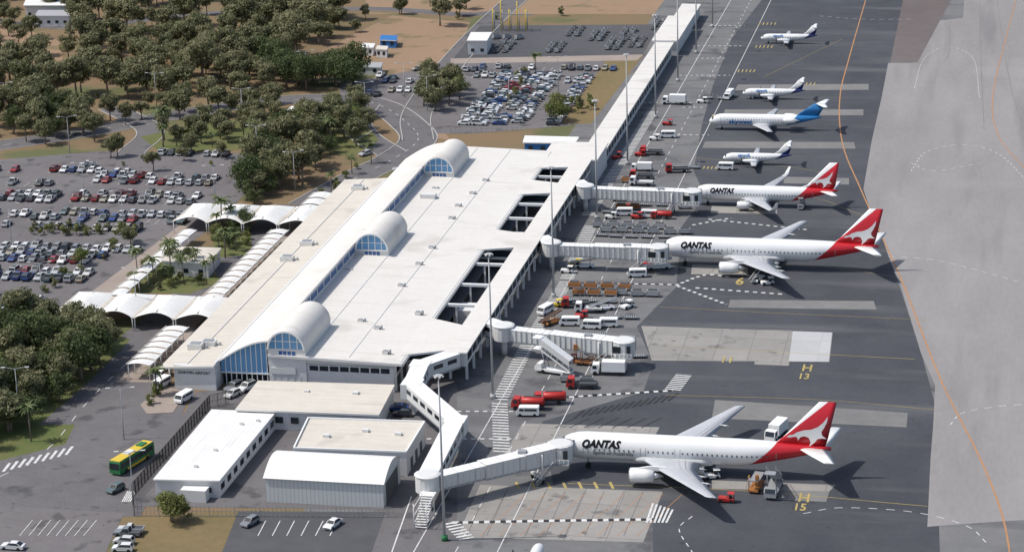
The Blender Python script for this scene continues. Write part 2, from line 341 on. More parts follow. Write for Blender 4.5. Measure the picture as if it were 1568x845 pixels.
for (u,v) in ((1170,35),(1165,70),(1138,107),(1230,127),(1098,176),(1085,255)):
    for i in range(5): ribbon(mk,GP([(u+i*6-6,v),(u+i*6-8,v+4)]),.35,.06,m_yline)
def text_geo(body,width,shear=0,bold=0,cuts=0):
    c=bpy.data.curves.new('t','FONT');c.body=body;c.shear=shear;c.offset=bold;c.resolution_u=2
    o=bpy.data.objects.new('t',c);scene.collection.objects.link(o);bpy.context.view_layer.update()
    me=bpy.data.meshes.new_from_object(o.evaluated_get(bpy.context.evaluated_depsgraph_get()))
    if cuts:
        ys=[v.co.y for v in me.vertices];bm=bmesh.new();bm.from_mesh(me)
        for k in range(1,cuts):
            yk=min(ys)+(max(ys)-min(ys))*k/cuts
            bmesh.ops.bisect_plane(bm,geom=bm.verts[:]+bm.edges[:]+bm.faces[:],plane_co=(0,yk,0),plane_no=(0,1,0))
        bm.to_mesh(me);bm.free()
    xs=[v.co.x for v in me.vertices];k=width/(max(xs)-min(xs));x0=min(xs)
    vs=[((v.co.x-x0)*k,v.co.y*k) for v in me.vertices];fs=[tuple(p.vertices) for p in me.polygons]
    bpy.data.objects.remove(o);return vs,fs
for body,u,v in (('H',1222,768),('15',1217,781),('H',1228,568),('13',1224,580),('11',1105,555),('6',1125,436)):
    vs,fs=text_geo(body,2.0,bold=.02);x,y=G(u,v);mk.add([(x+a,y+b*1.8,.1) for a,b in vs],fs,m_yline)
mk.obj('apron_marking')
lm=MB()
rp=[Vector(p) for p in r1]
dashes(lm,rp,.18,.06,m_line,2.5,4)
dashes(lm,smoothpath(GP([(470,315),(420,360),(330,440),(260,500),(190,560),(130,620),(70,690),(-20,740)])),.2,.062,m_line,3,5)
for i in range(9):
    u=5+i*12;ribbon(lm,GP([(u,722-i*3.2),(u+10,709-i*3.2)]),.6,.064,m_line)
for i in range(6): 
    u=455+i*22;ribbon(lm,GP([(u-60,820),(u-48,797)]),.18,.064,m_line)
for i in range(8): ribbon(lm,GP([(30+i*14,820),(50+i*14,796)]),.14,.064,m_line)
for i in range(5): ribbon(lm,GP([(187+i*3,768),(196+i*3,752)]),.25,.064,m_line)
ribbon(lm,GP([(600,845),(630,760)]),.25,.064,m_line)
ribbon(lm,GP([(545,215),(580,195)]),.25,.064,m_line)
lm.obj('road_marking')
# ---------------------------------------------------------------- vehicles (mesh variants)
def wheels(mb,xs,hw,r=.33,w=.22):
    for x in xs:
        for s in (-1,1): mb.cyl((x,s*(hw-w),r),(x,s*hw,r),r,r,m_black,10)
def hull(mb,prof,hw,mat,smooth=False,inset=.0):
    """profile [(x,z)] extruded across y"""
    n=len(prof);vs=[(x,-hw,z) for x,z in prof]+[(x,hw,z) for x,z in prof]
    mb.add(vs,[tuple(range(n)),tuple(range(2*n-1,n-1,-1))]+[(i,n+i,n+(i+1)%n,(i+1)%n) for i in range(n)],mat)
def cab(mb,x0,x1,xa,xb,z0,z1,hw,hwt,roofm,glassm):
    """greenhouse: base x0..x1 at z0, roof xa..xb at z1"""
    b=[(x0,-hw,z0),(x1,-hw,z0),(x1,hw,z0),(x0,hw,z0)];t=[(xa,-hwt,z1),(xb,-hwt,z1),(xb,hwt,z1),(xa,hwt,z1)]
    mb.add(b+t,[(0,1,5,4),(1,2,6,5),(2,3,7,6),(3,0,4,7)],glassm)
    t2=[(p[0],p[1],z1) for p in t]+[(xa+.06,-hwt+.06,z1+.06),(xb-.06,-hwt+.06,z1+.06),(xb-.06,hwt-.06,z1+.06),(xa+.06,hwt-.06,z1+.06)]
    mb.add(t2,[(4,5,6,7),(0,1,5,4),(1,2,6,5),(2,3,7,6),(3,0,4,7)],roofm)
    for (pb,pt) in ((0,4),(1,5),(2,6),(3,7)):
        a=Vector((b+t)[pb]);c=Vector((b+t)[pt]);mb.cyl(a*1.004,c*1.004,.06,.05,roofm,4,False)
def sedan(paint):
    mb=MB();hull(mb,[(-2.25,.3),(2.2,.3),(2.28,.6),(2.2,.85),(1.3,.92),(-1.1,.97),(-2.1,.80),(-2.28,.6)],.86,paint)
    cab(mb,-1.05,1.75,-.35,1.05,.93,1.38,.8,.62,paint,m_glass)
    wheels(mb,(-1.4,1.35),.88);mb.box(-2.27,0,.42,.06,1.3,.2,m_dkgrey);mb.box(2.27,.6,.6,.05,.3,.14,m_red);mb.box(2.27,-.6,.6,.05,.3,.14,m_red);return mb
def hatch(paint):
    mb=MB();hull(mb,[(-1.95,.3),(1.95,.3),(2.02,.6),(1.95,.95),(-.95,.98),(-1.85,.8),(-2.0,.55)],.84,paint)
    cab(mb,-.95,1.93,-.2,1.6,.95,1.45,.79,.64,paint,m_glass);wheels(mb,(-1.25,1.3),.86);return mb
def suv(paint):
    mb=MB();hull(mb,[(-2.3,.4),(2.25,.4),(2.32,.7),(2.28,1.1),(-1.0,1.12),(-2.2,1.02),(-2.35,.7)],.93,paint)
    cab(mb,-.95,2.25,-.35,2.05,1.1,1.75,.88,.75,paint,m_glass);wheels(mb,(-1.45,1.4),.95,.38);mb.box(.9,0,1.83,1.6,1.1,.05,m_dkgrey);return mb
def ute(paint):
    mb=MB();hull(mb,[(-2.5,.4),(2.5,.4),(2.5,.7),(-.9,1.05),(-2.3,.98),(-2.55,.7)],.9,paint)
    cab(mb,-1.1,.55,-.5,.4,1.03,1.65,.85,.7,paint,m_glass)
    for y in (-.87,.87): mb.box(1.55,y,.7,1.95,.08,.4,paint)
    mb.box(2.5,0,.7,.08,1.8,.4,paint);mb.box(1.55,0,.98,1.9,1.62,.03,m_dkgrey);wheels(mb,(-1.6,1.5),.92,.38);return mb
def van(paint):
    mb=MB();hull(mb,[(-2.35,.35),(2.4,.35),(2.45,1.9),(2.3,2.05),(-1.4,2.05),(-1.75,1.9),(-2.25,1.15),(-2.4,.8)],.9,paint)
    mb.quad((-1.81,-.8,1.86),(-2.27,-.8,1.22),(-2.27,.8,1.22),(-1.81,.8,1.86),m_glass)
    for s in (-1,1):
        mb.box(-1.2,s*.9,1.25,.9,.05,.5,m_glass);mb.box(.7,s*.9,1.25,2.6,.05,.5,m_glass)
    mb.box(2.44,0,1.2,.05,1.4,.5,m_glass);wheels(mb,(-1.5,1.5),.92,.35);return mb
def truck(paint,load,loadh=2.2,L=7.0,tank=False):
    mb=MB();mb.box(0,0,.6,L,1.0,.25,m_dkgrey)
    hull(mb,[(-L/2-.9,.5),(-L/2+.9,.5),(-L/2+.9,2.45),(-L/2-.45,2.45),(-L/2-.85,1.5)],1.1,paint)
    mb.quad((-L/2-.50,-.95,2.37),(-L/2-.89,-.95,1.5),(-L/2-.89,.95,1.5),(-L/2-.50,.95,2.37),m_glass)
    for s in (-1,1): mb.box(-L/2+.0,s*1.1,1.5,.9,.05,.7,m_glass)
    if tank:
        n=14;mb.loft([[ (x,1.1*k*math.cos(a),1.85+.85*k*math.sin(a)) for a in [2*math.pi*j/n for j in range(n)]] for x,k in ((-L/2+1.2,.8),(-L/2+1.4,1),(L/2-.2,1),(L/2,.8))],load)
        mb.box(.5,0,2.7,L-2.5,.5,.12,m_dkgrey)
    elif loadh>0: 
        mb.box(.55,0,.9,L-1.9,2.35,loadh,load,taper=.04);mb.box(L/2-.33,0,1.0,.06,2.1,loadh-.3,m_gwhite)
    else:
        mb.box(.55,0,.9,L-1.9,2.3,.18,load)
        for s in (-1,1): mb.box(.55,s*1.12,1.08,L-1.9,.05,.25,load)
    wheels(mb,(-L/2+.1,L/2-1.6),1.15,.48,.3);return mb
def tug(paint):
    mb=MB();hull(mb,[(-1.5,.3),(1.5,.3),(1.5,.8),(.1,.8),(0,.9),(-1.4,.95),(-1.5,.8)],.75,paint)
    mb.box(.9,0,1.75,1.3,1.4,.07,paint)
    for x in (.35,1.45):
        for y in (-.65,.65): mb.cyl((x,y,.8),(x,y,1.76),.04,.04,m_dkgrey,5)
    mb.box(.75,0,.8,.5,1.0,.35,m_black);wheels(mb,(-1,1),.78,.36);return mb
def dolly(load=None):
    mb=MB();mb.box(0,0,.42,3.2,1.6,.14,m_cable)
    for x in (-1.5,1.5):
        for y in (-.75,.75): mb.cyl((x,y,.5),(x,y,1.5),.04,.04,m_cable,4)
    if load: mb.box(0,0,.57,2.9,1.45,.95,load,taper=.06);mb.box(0,0,1.52,2.2,.9,.25,m_dkgrey,taper=.1)
    else:
        for i in range(6): mb.cyl((-1.3+i*.52,-.7,.6),(-1.3+i*.52,.7,.6),.07,.07,m_dkgrey,6)
    mb.box(-1.9,0,.35,.7,.1,.08,m_dkgrey);wheels(mb,(-1.1,1.1),.7,.22,.15);return mb
def beltloader(paint):
    mb=MB();hull(mb,[(-2.4,.35),(2.4,.35),(2.4,.8),(-2.2,.9),(-2.4,.7)],.9,paint)
    mb.beam((-3.6,.35,1.0),(3.4,.35,2.3),.9,.22,m_dkgrey)
    for s in (-.1,.8): mb.beam((-3.6,s,1.15),(3.4,s,2.45),.08,.25,paint)
    mb.box(-1.6,-.55,.85,.7,.6,.5,m_black);mb.cyl((1.2,.35,.7),(1.6,.35,1.9),.08,.08,m_cable,6);wheels(mb,(-1.5,1.5),.92,.38);return mb
def stairtruck(paint,cover=True):
    mb=MB();mb.box(0,0,.5,6.5,2.1,.4,paint);hull(mb,[(-4.1,.5),(-2.7,.5),(-2.7,1.9),(-3.6,1.9),(-4.05,1.3)],1.0,paint)
    mb.quad((-3.66,-.85,1.86),(-4.1,-.85,1.3),(-4.1,.85,1.3),(-3.66,.85,1.86),m_glass)
    n=14
    for i in range(n):
        x=2.9-i*.42;mb.box(x,0,1.0+i*.26,.44,1.5,.08,m_cable)
    for s in (-1,1):
        mb.beam((3.1,s*.8,.85),(-3.0,s*.8,4.55),.1,.3,paint);mb.beam((3.1,s*.8,1.9),(-3.0,s*.8,5.6),.06,.08,paint)
        for i in range(6):
            x=3-i*1.2;z=1.0+i*.72;mb.cyl((x,s*.8,z),(x,s*.8,z+1),.04,.04,paint,4)
        mb.cyl((-1.8,s*.7,.8),(-2.6,s*.7,4.4),.1,.1,m_cable,6)
    mb.box(-3.6,0,4.6,1.6,1.8,.12,paint)
    if cover:
        mb.beam((3.2,0,3.1),(-2.9,0,6.8),1.9,.1,paint);mb.box(-3.6,0,6.8,1.7,1.95,.1,paint)
        for s in (-1,1):
            vs=[(3.1,s*.93,2.0),(-2.9,s*.93,5.6),(-2.9,s*.93,6.8),(3.1,s*.93,3.15)];mb.add(vs,[(0,1,2,3)],m_gwhite)
    wheels(mb,(-2.3,2.2),1.08,.42,.28);return mb
def loader(paint):
    mb=MB();mb.box(0,0,.5,7,2.4,.4,paint);mb.box(1.2,0,2.6,5.2,2.3,.25,m_cable);mb.box(-2.8,0,3.2,1.6,2.6,.25,m_cable)
    for s in (-1,1):
        mb.beam((-1.2,s*.9,.9),(3.4,s*.9,2.5),.12,.2,paint);mb.beam((3.4,s*.95,.9),(-1.2,s*.95,2.5),.12,.2,paint)
        for x in (-3.4,-2.1): mb.cyl((x,s*1.1,.9),(x,s*1.1,4.1),.08,.08,paint,5)
        mb.beam((-3.6,s*1.2,4.1),(-2.0,s*1.2,4.1),.08,.08,m_yel)
    mb.box(-3.2,-.9,3.5,.8,.7,1.3,paint);wheels(mb,(-2.5,-1.5,2.4),1.2,.4,.3);return mb
carm=[f(m_car).mesh('parked_car') for f in (sedan,hatch,suv,sedan,ute,hatch)]
def car(u,v,hd,name='parked_car',k=None):
    x,y=G(u,v);me=random.choice(carm) if k is None else k
    return inst(me,name,(x,y,.045),hd)
park=MB()
def row(u0,v0,length,n=None,fill=.85,axis=0,pitch=2.75,double=False,both=False,lines=True):
    x0,y0=G(u0,v0);ax=Vector((1,0)) if axis==0 else Vector((0,1));pr=Vector((-ax.y,ax.x))
    for side in ((0,1) if double else (0,)):
        for i in range(int(length/pitch)):
            c=Vector((x0,y0))+ax*(i*pitch)+pr*(side*5.4*(1))
            if lines:
                e=c-ax*(pitch/2);ribbon(park,[e-pr*2.3,e+pr*2.3],.11,.05,m_line)
            if rnd()>fill: continue
            hd=math.atan2(pr.y,pr.x)+(math.pi if rnd()<.5 else 0)+ru(-.03,.03)
            c=c+pr*ru(-.35,.35)+ax*ru(-.12,.12)
            inst(random.choice(carm),'parked_car',(c.x,c.y,.045),hd)
# main left car park rows (along X)
for u,v,L,fl,db in ((250,236,26,.6,False),(85,262,26,.7,False),(150,278,36,.85,True),(20,282,18,.8,False),(118,306,38,.92,True),(5,306,17,.9,True),(55,334,46,.6,False),(100,327,36,.9,False),(-20,328,14,.9,False),
                    (60,348,32,.85,False),(-20,345,10,.9,False),(-5,378,42,.9,False),(-10,397,32,.92,True),(-20,425,30,.92,True),(-20,458,17,.9,False),(-30,480,12,.6,False),(-5,262,10,.7,False)):
    row(u,v,L,fill=fl,double=db)
# upper car park (columns along Y)
for u,v,L,db in ((735,192,72,True),(790,192,70,True),(845,192,68,False),(712,190,30,False)):
    row(u,v,L,axis=1,fill=.86,double=db)
for u,v,L in ((600,140,14),(540,146,12),(590,126,12),(640,122,18),(570,118,8),(740,104,52),(690,108,16),(730,118,20),(870,126,10)): row(u,v,L,fill=.85)
park.obj('parking_bay_marking')
for u,v,h in ((383,803,1.2),(510,806,1.3),(177,752,1.2),(610,628,.2),(616,637,.1),(195,820,.1),(190,832,0),(188,843,.1),(20,840,0),(358,597,1.2),(378,597,1.2),(615,262,.5),(560,238,1),(555,178,2.8),(640,108,.8),(356,607,1.2),
              (20,480,0),(5,478,0),(420,275,1),(600,122,.3),(135,255,.3),(290,212,.2),(200,815,.1)): car(u,v,h)
V=dict(van=van(m_white),rtruck=truck(m_red,m_red,1.4,6,tank=True),wtruck=truck(m_white,m_white),flat=truck(m_red,m_dkgrey,0,6),wflat=truck(m_white,m_gwhite,0,6),tug=tug(m_white),rtug=tug(m_red),ytug=tug(m_yel),
       dol=dolly(),dolw=dolly(m_cable),dolr=dolly(m_orange),belt=beltloader(m_white),belto=beltloader(m_orange),stair=stairtruck(m_white),stairo=stairtruck(m_cable,False),loader=loader(m_white),loadero=loader(m_orange),fuel=truck(m_white,m_gwhite,2,8,tank=True))
nm=dict(van='van',rtruck='tanker_truck',wtruck='catering_truck',flat='flatbed_truck',wflat='flatbed_truck',tug='baggage_tractor',rtug='baggage_tractor',ytug='baggage_tractor',dol='baggage_dolly',dolw='baggage_dolly',dolr='baggage_dolly',belt='belt_loader',belto='belt_loader',stair='passenger_stairs_truck',stairo='passenger_stairs_truck',loader='cargo_loader',loadero='cargo_loader',fuel='tanker_truck')
VM={k:b.mesh(nm[k]) for k,b in V.items()}
def veh(k,u,v,h=0,s=1.):
    x,y=G(u,v);inst(VM[k],nm[k],(x,y,.06),h,s)
for a in (('van',808,636,.1),('rtruck',812,626,.0),('rtruck',845,618,.2),('flat',895,594,.1),('stair',852,572,-.25,1.15),('loadero',905,558,.0),('wtruck',936,573,.05),('belto',845,496,1),('van',872,498,.1),('van',905,503,0),('van',930,500,.1),('wflat',905,478,.1),
          ('rtug',890,487,0),('belt',925,475,.5),('ytug',880,408,.2),('tug',868,418,0),('rtug',992,408,.2),('loader',1005,412,.3),('tug',960,472,1),('ytug',850,470,.2),
          ('wtruck',1035,160,0),('tug',1075,158,0),('rtug',1022,192,0),('van',1022,211,.1),('rtug',980,239,0),('flat',1000,237,0),('rtug',945,243,1),('wtruck',985,262,0,.8),('flat',985,274,.1),('van',950,308,.1),('rtug',965,318,0),('wflat',985,284,0),
          ('flat',1040,264,.2),('van',1110,260,0),('stairo',1185,752,1.5,1.15),('loadero',1158,748,1.45,.8),('wtruck',1190,668,1.3),('wtruck',1117,150,1.4,.8),('stairo',1228,318,1.5,.7),('rtug',1112,768,0),
          ('rtruck',1015,335,0,.8),('van',992,333,0),('tug',935,335,0),('van',955,330,.1),('rtug',975,335,.1),('tug',985,304,.2),('wflat',1010,305,.1),('stairo',1160,150,0,.5),('tug',1002,215,0),('fuel',738,72,1.2,1.2),('rtug',873,555,.3),
          ('flat',885,470,.2),('belt',895,410,.1),('stairo',1050,320,.2,.5),('van',835,480,1.2),('van',975,424,.2),('tug',1130,250,.2),('belt',1160,430,1.3),('tug',1175,436,.4),('belt',1140,318,1.3),('tug',1090,732,.3)): veh(*a)
for u0,v0,n,k,h in ((880,441,4,'dolr',.05),(885,452,3,'dolr',.05),(950,452,3,'dolw',.05),(915,348,5,'dolw',0),(930,355,6,'dolw',.03),(920,362,5,'dol',.03),(880,462,4,'dol',.1),(760,60,3,'dolw',.8),
                    (930,326,3,'dol',0),(950,321,2,'dolr',0),(990,315,2,'dol',0),(960,280,1,'dolr',0),(1040,258,2,'dol',0),(940,487,2,'dol',0),(1085,152,2,'dol',0),(925,545,3,'dol',.1),(870,585,2,'dolw',.1),(865,512,3,'dol',0)):
    x,y=G(u0,v0)
    for i in range(n): inst(VM[k],nm[k],(x+i*4.0+ru(-.3,.3),y+ru(-.3,.3),.06),h+ru(-.1,.1))
for r_,(u,v) in enumerate(((905,62),(950,60),(1000,45),(930,76),(870,55),(840,80),(965,72),(760,80))):
    x,y=G(u,v)
    for i in range(8): inst(VM[random.choice(('dol','dolw','dolw','dol'))],'baggage_dolly',(x+(i//4)*3,y+(i%4)*4.4,.06),1.57+ru(-.1,.1))
# bus
bm=MB();hull(bm,[(-6,.4),(6,.4),(6.05,2.0),(5.95,2.95),(-5.8,2.95),(-6.05,2.2)],1.25,m_green)
bm.box(0,0,2.96,11.6,2.3,.12,m_yel);bm.box(-1,0,3.09,2.4,1.4,.2,m_gwhite);bm.box(3.5,0,3.09,2.0,1.4,.2,m_green)
for s in (-1,1):
    for i in range(7): bm.box(-4.9+i*1.6,s*1.25,1.5,1.4,.05,.95,m_glass)
    bm.box(0,s*1.25,.5,8,.04,.5,m_yel)
bm.box(-6.03,0,1.3,.06,2.2,1.3,m_glass);wheels(bm,(-3.8,3.4),1.28,.5,.3)
x,y=G(203,712);bm.obj('bus',(x,y,.05),math.pi/2-.25)
for u,v,h in ((282,614,1.3),(250,577,1.3),(248,592,1.3),(300,585,.9)):
    x,y=G(u,v);inst(VM['van'],'van',(x,y,.05),h)
# ---------------------------------------------------------------- aircraft
def taillivery(name,base,red,x0,k,ztop=99):
    m,t,b=newmat(name);tc=N(t,'ShaderNodeTexCoord');sx=N(t,'ShaderNodeSeparateXYZ');t.links.new(tc.outputs['Object'],sx.inputs[0])
    q=mathn(t,'SUBTRACT',sx.outputs[0],mathn(t,'MULTIPLY',sx.outputs[2],k));q=mathn(t,'GREATER_THAN',q,x0)
    nz=N(t,'ShaderNodeTexNoise');nz.inputs['Scale'].default_value=.6;t.links.new(tc.outputs['Object'],nz.inputs['Vector'])
    bs=mixc(t,nz.outputs['Fac'],base,tuple(c*.9 for c in base))
    t.links.new(mixc(t,q,bs,red),b.inputs['Base Color']);b.inputs['Roughness'].default_value=.35;b.inputs['Coat Weight'].default_value=.3;return m
def airliner(name,c,loc,yaw):
    mb=MB();L=c['L'];Rw=c['R'];Rh=c.get('Rh',Rw*1.05);zc=c['zc'];nl=c['nl'];tx=c['tx'];FL=c.get('FL',L)
    paint=c['paint'];zn=zc-.28*Rh
    def st(x):
        if x<nl:
            t=max(x/nl,0);k=(1-(1-t)**2)**.5;return Rw*k**.95, zn+(zc+Rh-zn)*k**1.35, zn-(zn-zc+Rh)*k**.85
        if x<tx: return Rw,zc+Rh,zc-Rh
        t=(x-tx)/(FL-tx);return Rw*(1-.9*t**1.5),zc+Rh*(1-.25*t**1.6),zc-Rh+Rh*1.5*t**1.15
    n=36;xs=[.001*nl,.02*nl,.06*nl,.12*nl,.2*nl,.3*nl,.42*nl,.56*nl,.75*nl,nl]+[nl+(tx-nl)*i/10 for i in range(1,11)]+[tx+(FL-tx)*i/9 for i in range(1,10)]
    def ringp(x,ang,o=0):
        w,tp,bt=st(x);return (x,(w+o)*math.cos(ang),(tp+bt)/2+((tp-bt)/2+o)*math.sin(ang))
    mb.loft([[ringp(x,2*math.pi*j/n) for j in range(n)] for x in xs],paint)
    def ysurf(x,z):
        w,tp,bt=st(x);q=(z-(tp+bt)/2)/((tp-bt)/2);return w*math.sqrt(max(0.02,1-q*q))
    # windows
    zw=c['zw'];x=c['w0'];ww,wh=c.get('win',(.32,.46))
    while x<c['w1']:
        if not any(abs(x-d)<.9 for d in c['doors']):
            for s in (-1,1):
                q=[(x-ww/2,s*(ysurf(x,zw-wh/2)+.03),zw-wh/2),(x+ww/2,s*(ysurf(x,zw-wh/2)+.03),zw-wh/2),(x+ww/2,s*(ysurf(x,zw+wh/2)+.03),zw+wh/2),(x-ww/2,s*(ysurf(x,zw+wh/2)+.03),zw+wh/2)]
                mb.quad(*q,m_win)
        x+=c['ws']
    for d in c['doors']:
        for s in (-1,1):
            for dx in (-.5,.5):
                zs=[zw-1.0,zw-.4,zw+.2,zw+.75]
                for a,b_ in zip(zs,zs[1:]):
                    mb.quad((d+dx-.05,s*(ysurf(d,a)+.025),a),(d+dx+.05,s*(ysurf(d,a)+.025),a),(d+dx+.05,s*(ysurf(d,b_)+.025),b_),(d+dx-.05,s*(ysurf(d,b_)+.025),b_),m_cable)
    # cockpit
    xa,xb=nl*.22,nl*.42
    for i in range(8):
        a0=math.radians(28+i*15.6);a1=math.radians(28+(i+.88)*15.6);f=math.sin((a0+a1)/2);x0=xb-(xb-xa)*.45*f-.1*nl*(1-f)
        mb.quad(ringp(x0-.13*nl,a0,.03),ringp(x0-.13*nl,a1,.03),ringp(x0,a1,.03),ringp(x0,a0,.03),m_glass)
    # flying surfaces
    def foil(secs,mat,vert=False,mir=True):
        prof=[(0,0),(.04,.5),(.2,1),(.45,.95),(.75,.5),(1,.04),(.75,-.3),(.45,-.7),(.2,-.8),(.04,-.45)]
        for s in ((-1,1) if mir else (1,)):
            rg=[]
            for y,xl,ch,z,th in secs:
                if vert: rg.append([(xl+a*ch,b*th/2,z) for a,b in prof])
                else: rg.append([(xl+a*ch,s*y,z+b*th/2) for a,b in prof])
            mb.loft(rg,mat,True,True)
    foil(c['wing'],m_wing)
    # flap / spoiler panel lines on the wing upper surface
    W=c['wing']
    for fr,wd in ((.72,.09),(.60,.06)):
        for s in (-1,1):
            for A_,B_ in zip(W[1:-1],W[2:-1]):
                p=[]
                for q_ in (A_,B_):
                    hh=.55*q_[4]/2+.45*(.95-.5)*q_[4]/2*max(0,(.75-fr)/.3)+.03
                    for dx in (0,wd*2): p.append((q_[1]+q_[2]*fr+dx,s*q_[0],q_[3]+hh+.02))
                mb.quad(p[0],p[1],p[3],p[2],m_cable)
    for y,x0,z,l in c.get('fair',[]):
        for s in (-1,1):
            mb.loft([[ (x0+a*l,s*y+.22*k*math.cos(t),z+.3*k*math.sin(t)) for t in [2*math.pi*j/8 for j in range(8)]] for a,k in ((0,.1),(.3,1),(.7,.8),(1,.1))],m_gwhite)
    if 'let' in c: foil(c['let'],c.get('letm',m_white))
    foil(c['tail'],c.get('tailm',m_white))
    foil(c['fin'],paint,vert=True,mir=False)
    # belly fairing
    bx0,bx1=c['belly'];mb.loft([[ (x_,Rw*1.08*k*math.cos(t),zc-Rh*.62+Rh*.52*k*math.sin(t)) for t in [2*math.pi*j/14 for j in range(14)]] for x_,k in ((bx0,.3),(bx0+1.5,.9),(bx0+3,1),(bx1-3,1),(bx1-1,.8),(bx1,.3))],m_gwhite)
    # engines
    for (x0,y,z,l,r,kind) in c['eng']:
        for s in (-1,1):
            nn=16;circ=lambda xx,rr:[(xx,s*y+rr*math.cos(t),z+rr*math.sin(t)) for t in [2*math.pi*j/nn for j in range(nn)]]
            if kind=='fan':
                mb.loft([circ(x0+a*l,r*k) for a,k in ((.08,.84),(0,.9),(.03,.98),(.2,1.04),(.5,1),(.75,.84),(.78,.5))],c.get('nac',m_white),False)
                mb.loft([circ(x0+.02,r*.92),circ(x0-.03,r*.97),circ(x0+.12,r*1.01)],m_metal,False)
                mb.add(circ(x0+.08*l,r*.85),[tuple(range(nn))],m_dkgrey)
                mb.loft([circ(x0+.7*l,r*.62),circ(x0+.9*l,r*.42),circ(x0+1.05*l,r*.12)],m_metal,True)
                yy=s*y
                if c.get('rear'): mb.box(x0+l*.5,s*(y-r*.8),z-.2,l*.5,r*1.4,.4,paint)
                else: mb.loft([[ (x0+a*l,yy+dy,zz) for dy,zz in ((-.18,z+r*.8),(.18,z+r*.8),(.18,z+zt),(-.18,z+zt))] for a,zt in ((.25,r*1.05),(.6,r*1.4),(1.15,r*1.4))],c.get('nac',m_white),True,False)
            else:
                mb.loft([circ(x0+a*l,r*k) for a,k in ((0,.3),(.08,.6),(.2,.8),(.5,1),(.85,.8),(1,.3))],m_white)
                mb.cyl((x0-.35,s*y,z),(x0+.1,s*y,z),.08,.28,m_dkgrey,10)
                for j in range(4):
                    a=j*math.pi/2+.5;d=Vector((0,math.cos(a),math.sin(a)));p=Vector((x0-.1,s*y,z))
                    e=Vector((.12,-math.sin(a)*.13,math.cos(a)*.13));q0=p+d*.15;q1=p+d*1.6
                    mb.add([q0-e,q0+e,q1+e*.8,q1-e*.8],[(0,1,2,3)],m_dkgrey)
    # gear
    for gx,gy,r,nw in c['gear']:
        for s in ((-1,1) if gy>0 else (1,)):
            mb.cyl((gx,s*gy,r),(gx,s*gy,zc-Rh*.6),.14,.18,m_metal,8)
            for ax in ([0] if nw==1 else [-.7,.7]):
                for o in (-.35,.35): mb.cyl((gx+ax,s*gy+o-.14,r),(gx+ax,s*gy+o+.14,r),r,r,m_black,14)
            mb.quad((gx-.8,s*gy*.8,zc-Rh*.9-1),(gx+.8,s*gy*.8,zc-Rh*.9-1),(gx+.8,s*gy*.8,zc-Rh*.7),(gx-.8,s*gy*.8,zc-Rh*.7),m_white)
    # titles
    for body,x0,z0,wd,sh,mt,kz in c.get('text',[]):
        vs,fs=text_geo(body,wd,sh,c.get('bold',.03),10)
        for s in (-1,1):
            vv=[]
            for a,b_ in vs:
                X=x0+a if s<0 else x0+wd-a
                vv.append((X,s*(ysurf(X,z0+b_*kz)+.09),z0+b_*kz))
            mb.add(vv,fs,mt)
    for poly,mt in c.get('logo',[]):
        for s in (-1,1):
            vv=[]
            for X,Z in poly:
                f=c['fin'];th=.6
                for a,b_ in zip(f,f[1:]):
                    if a[3]<=Z<=b_[3]: q=(Z-a[3])/(b_[3]-a[3]);th=a[4]+(b_[4]-a[4])*q
                vv.append((X,s*(max(th/2,0.02)+.08),Z))
            mb.add(vv,[tuple(range(len(poly)))],mt)
    mb.obj(name,loc,yaw)
RED=(.50,.012,.02)
m_q767=taillivery('white_red_livery_wide',(.80,.80,.79),RED,35.2,1.12)
m_q737=taillivery('white_red_livery_narrow',(.80,.80,.79),RED,24.2,1.15)
m_sky=taillivery('white_blue_livery',(.80,.80,.79),(.02,.17,.42),21.0,1.1)
m_bras=taillivery('white_navy_livery',(.80,.80,.79),(.02,.03,.13),12.4,1.3)
def roo(x0,z0,k):
    """leaping kangaroo: head forward-low, back arching aft, tail sweeping to the trailing edge"""
    P=[(-.7,-.2),(-.2,.25),(.5,.35),(1.3,.9),(2.6,1.35),(4.0,1.55),(5.2,2.1),(6.2,3.0),(7.1,4.3),(6.9,3.1),(6.4,2.0),(5.9,1.1),(6.1,.4),(6.9,-.2),(5.9,-.15),(5.2,-.3),(4.6,-1.1),(3.6,-1.9),(3.9,-1.0),(3.5,-.1),(2.7,.15),(1.9,-.1),(1.5,-.8),(1.3,-.1),(.7,-.05),(.0,-.25)]
    return [(x0+a*k,z0+b*k) for a,b in P]
c767=dict(L=54.9,FL=53.7,R=2.55,Rh=2.65,zc=4.75,nl=6.5,tx=36,zw=4.85,w0=8.4,w1=43.5,ws=.95,doors=(6.6,17.8,24.5,42.9),paint=m_q767,win=(.28,.40),
  wing=[(0,16.3,12.5,2.9,1.5),(2.4,17.8,11.2,3.1,1.4),(7.6,21.2,7.6,3.55,.9),(15.5,26.9,4.6,4.3,.5),(23.4,32.5,2.2,5.1,.25),(23.8,33.3,1.3,5.15,.15)],
  fair=((4.9,27,2.8,3.4),(10.5,28.3,3.6,3),(15,30,4.1,2.6)),
  tail=[(0,47.2,6.0,6.2,.7),(5,50.2,3.9,6.7,.4),(9.3,53,2.1,7.1,.2)],
  fin=[(0,42.2,10.3,6.5,.8),(0,44.4,8.6,8.2,.75),(0,51.3,3.3,15.8,.3)],
  belly=(15,32),eng=[(16.0,7.9,2.2,6.2,1.4,'fan')],gear=[(6.6,0,.5,1),(29,4.6,.6,2)],
  text=[('QANTAS',5.9,5.28,7.6,.3,m_title,1.0),('Spirit of Australia',8.0,3.85,8.0,0,m_cable,1.0)],logo=[(roo(45.9,8.7,1.0),m_white)],bold=.05)
x,y=G(849,680,4.5);airliner('passenger_jet',c767,(x,y,.05),.0)
x,y=G(1008,378,4.5);airliner('passenger_jet',dict(c767),(x,y,.05),.0)
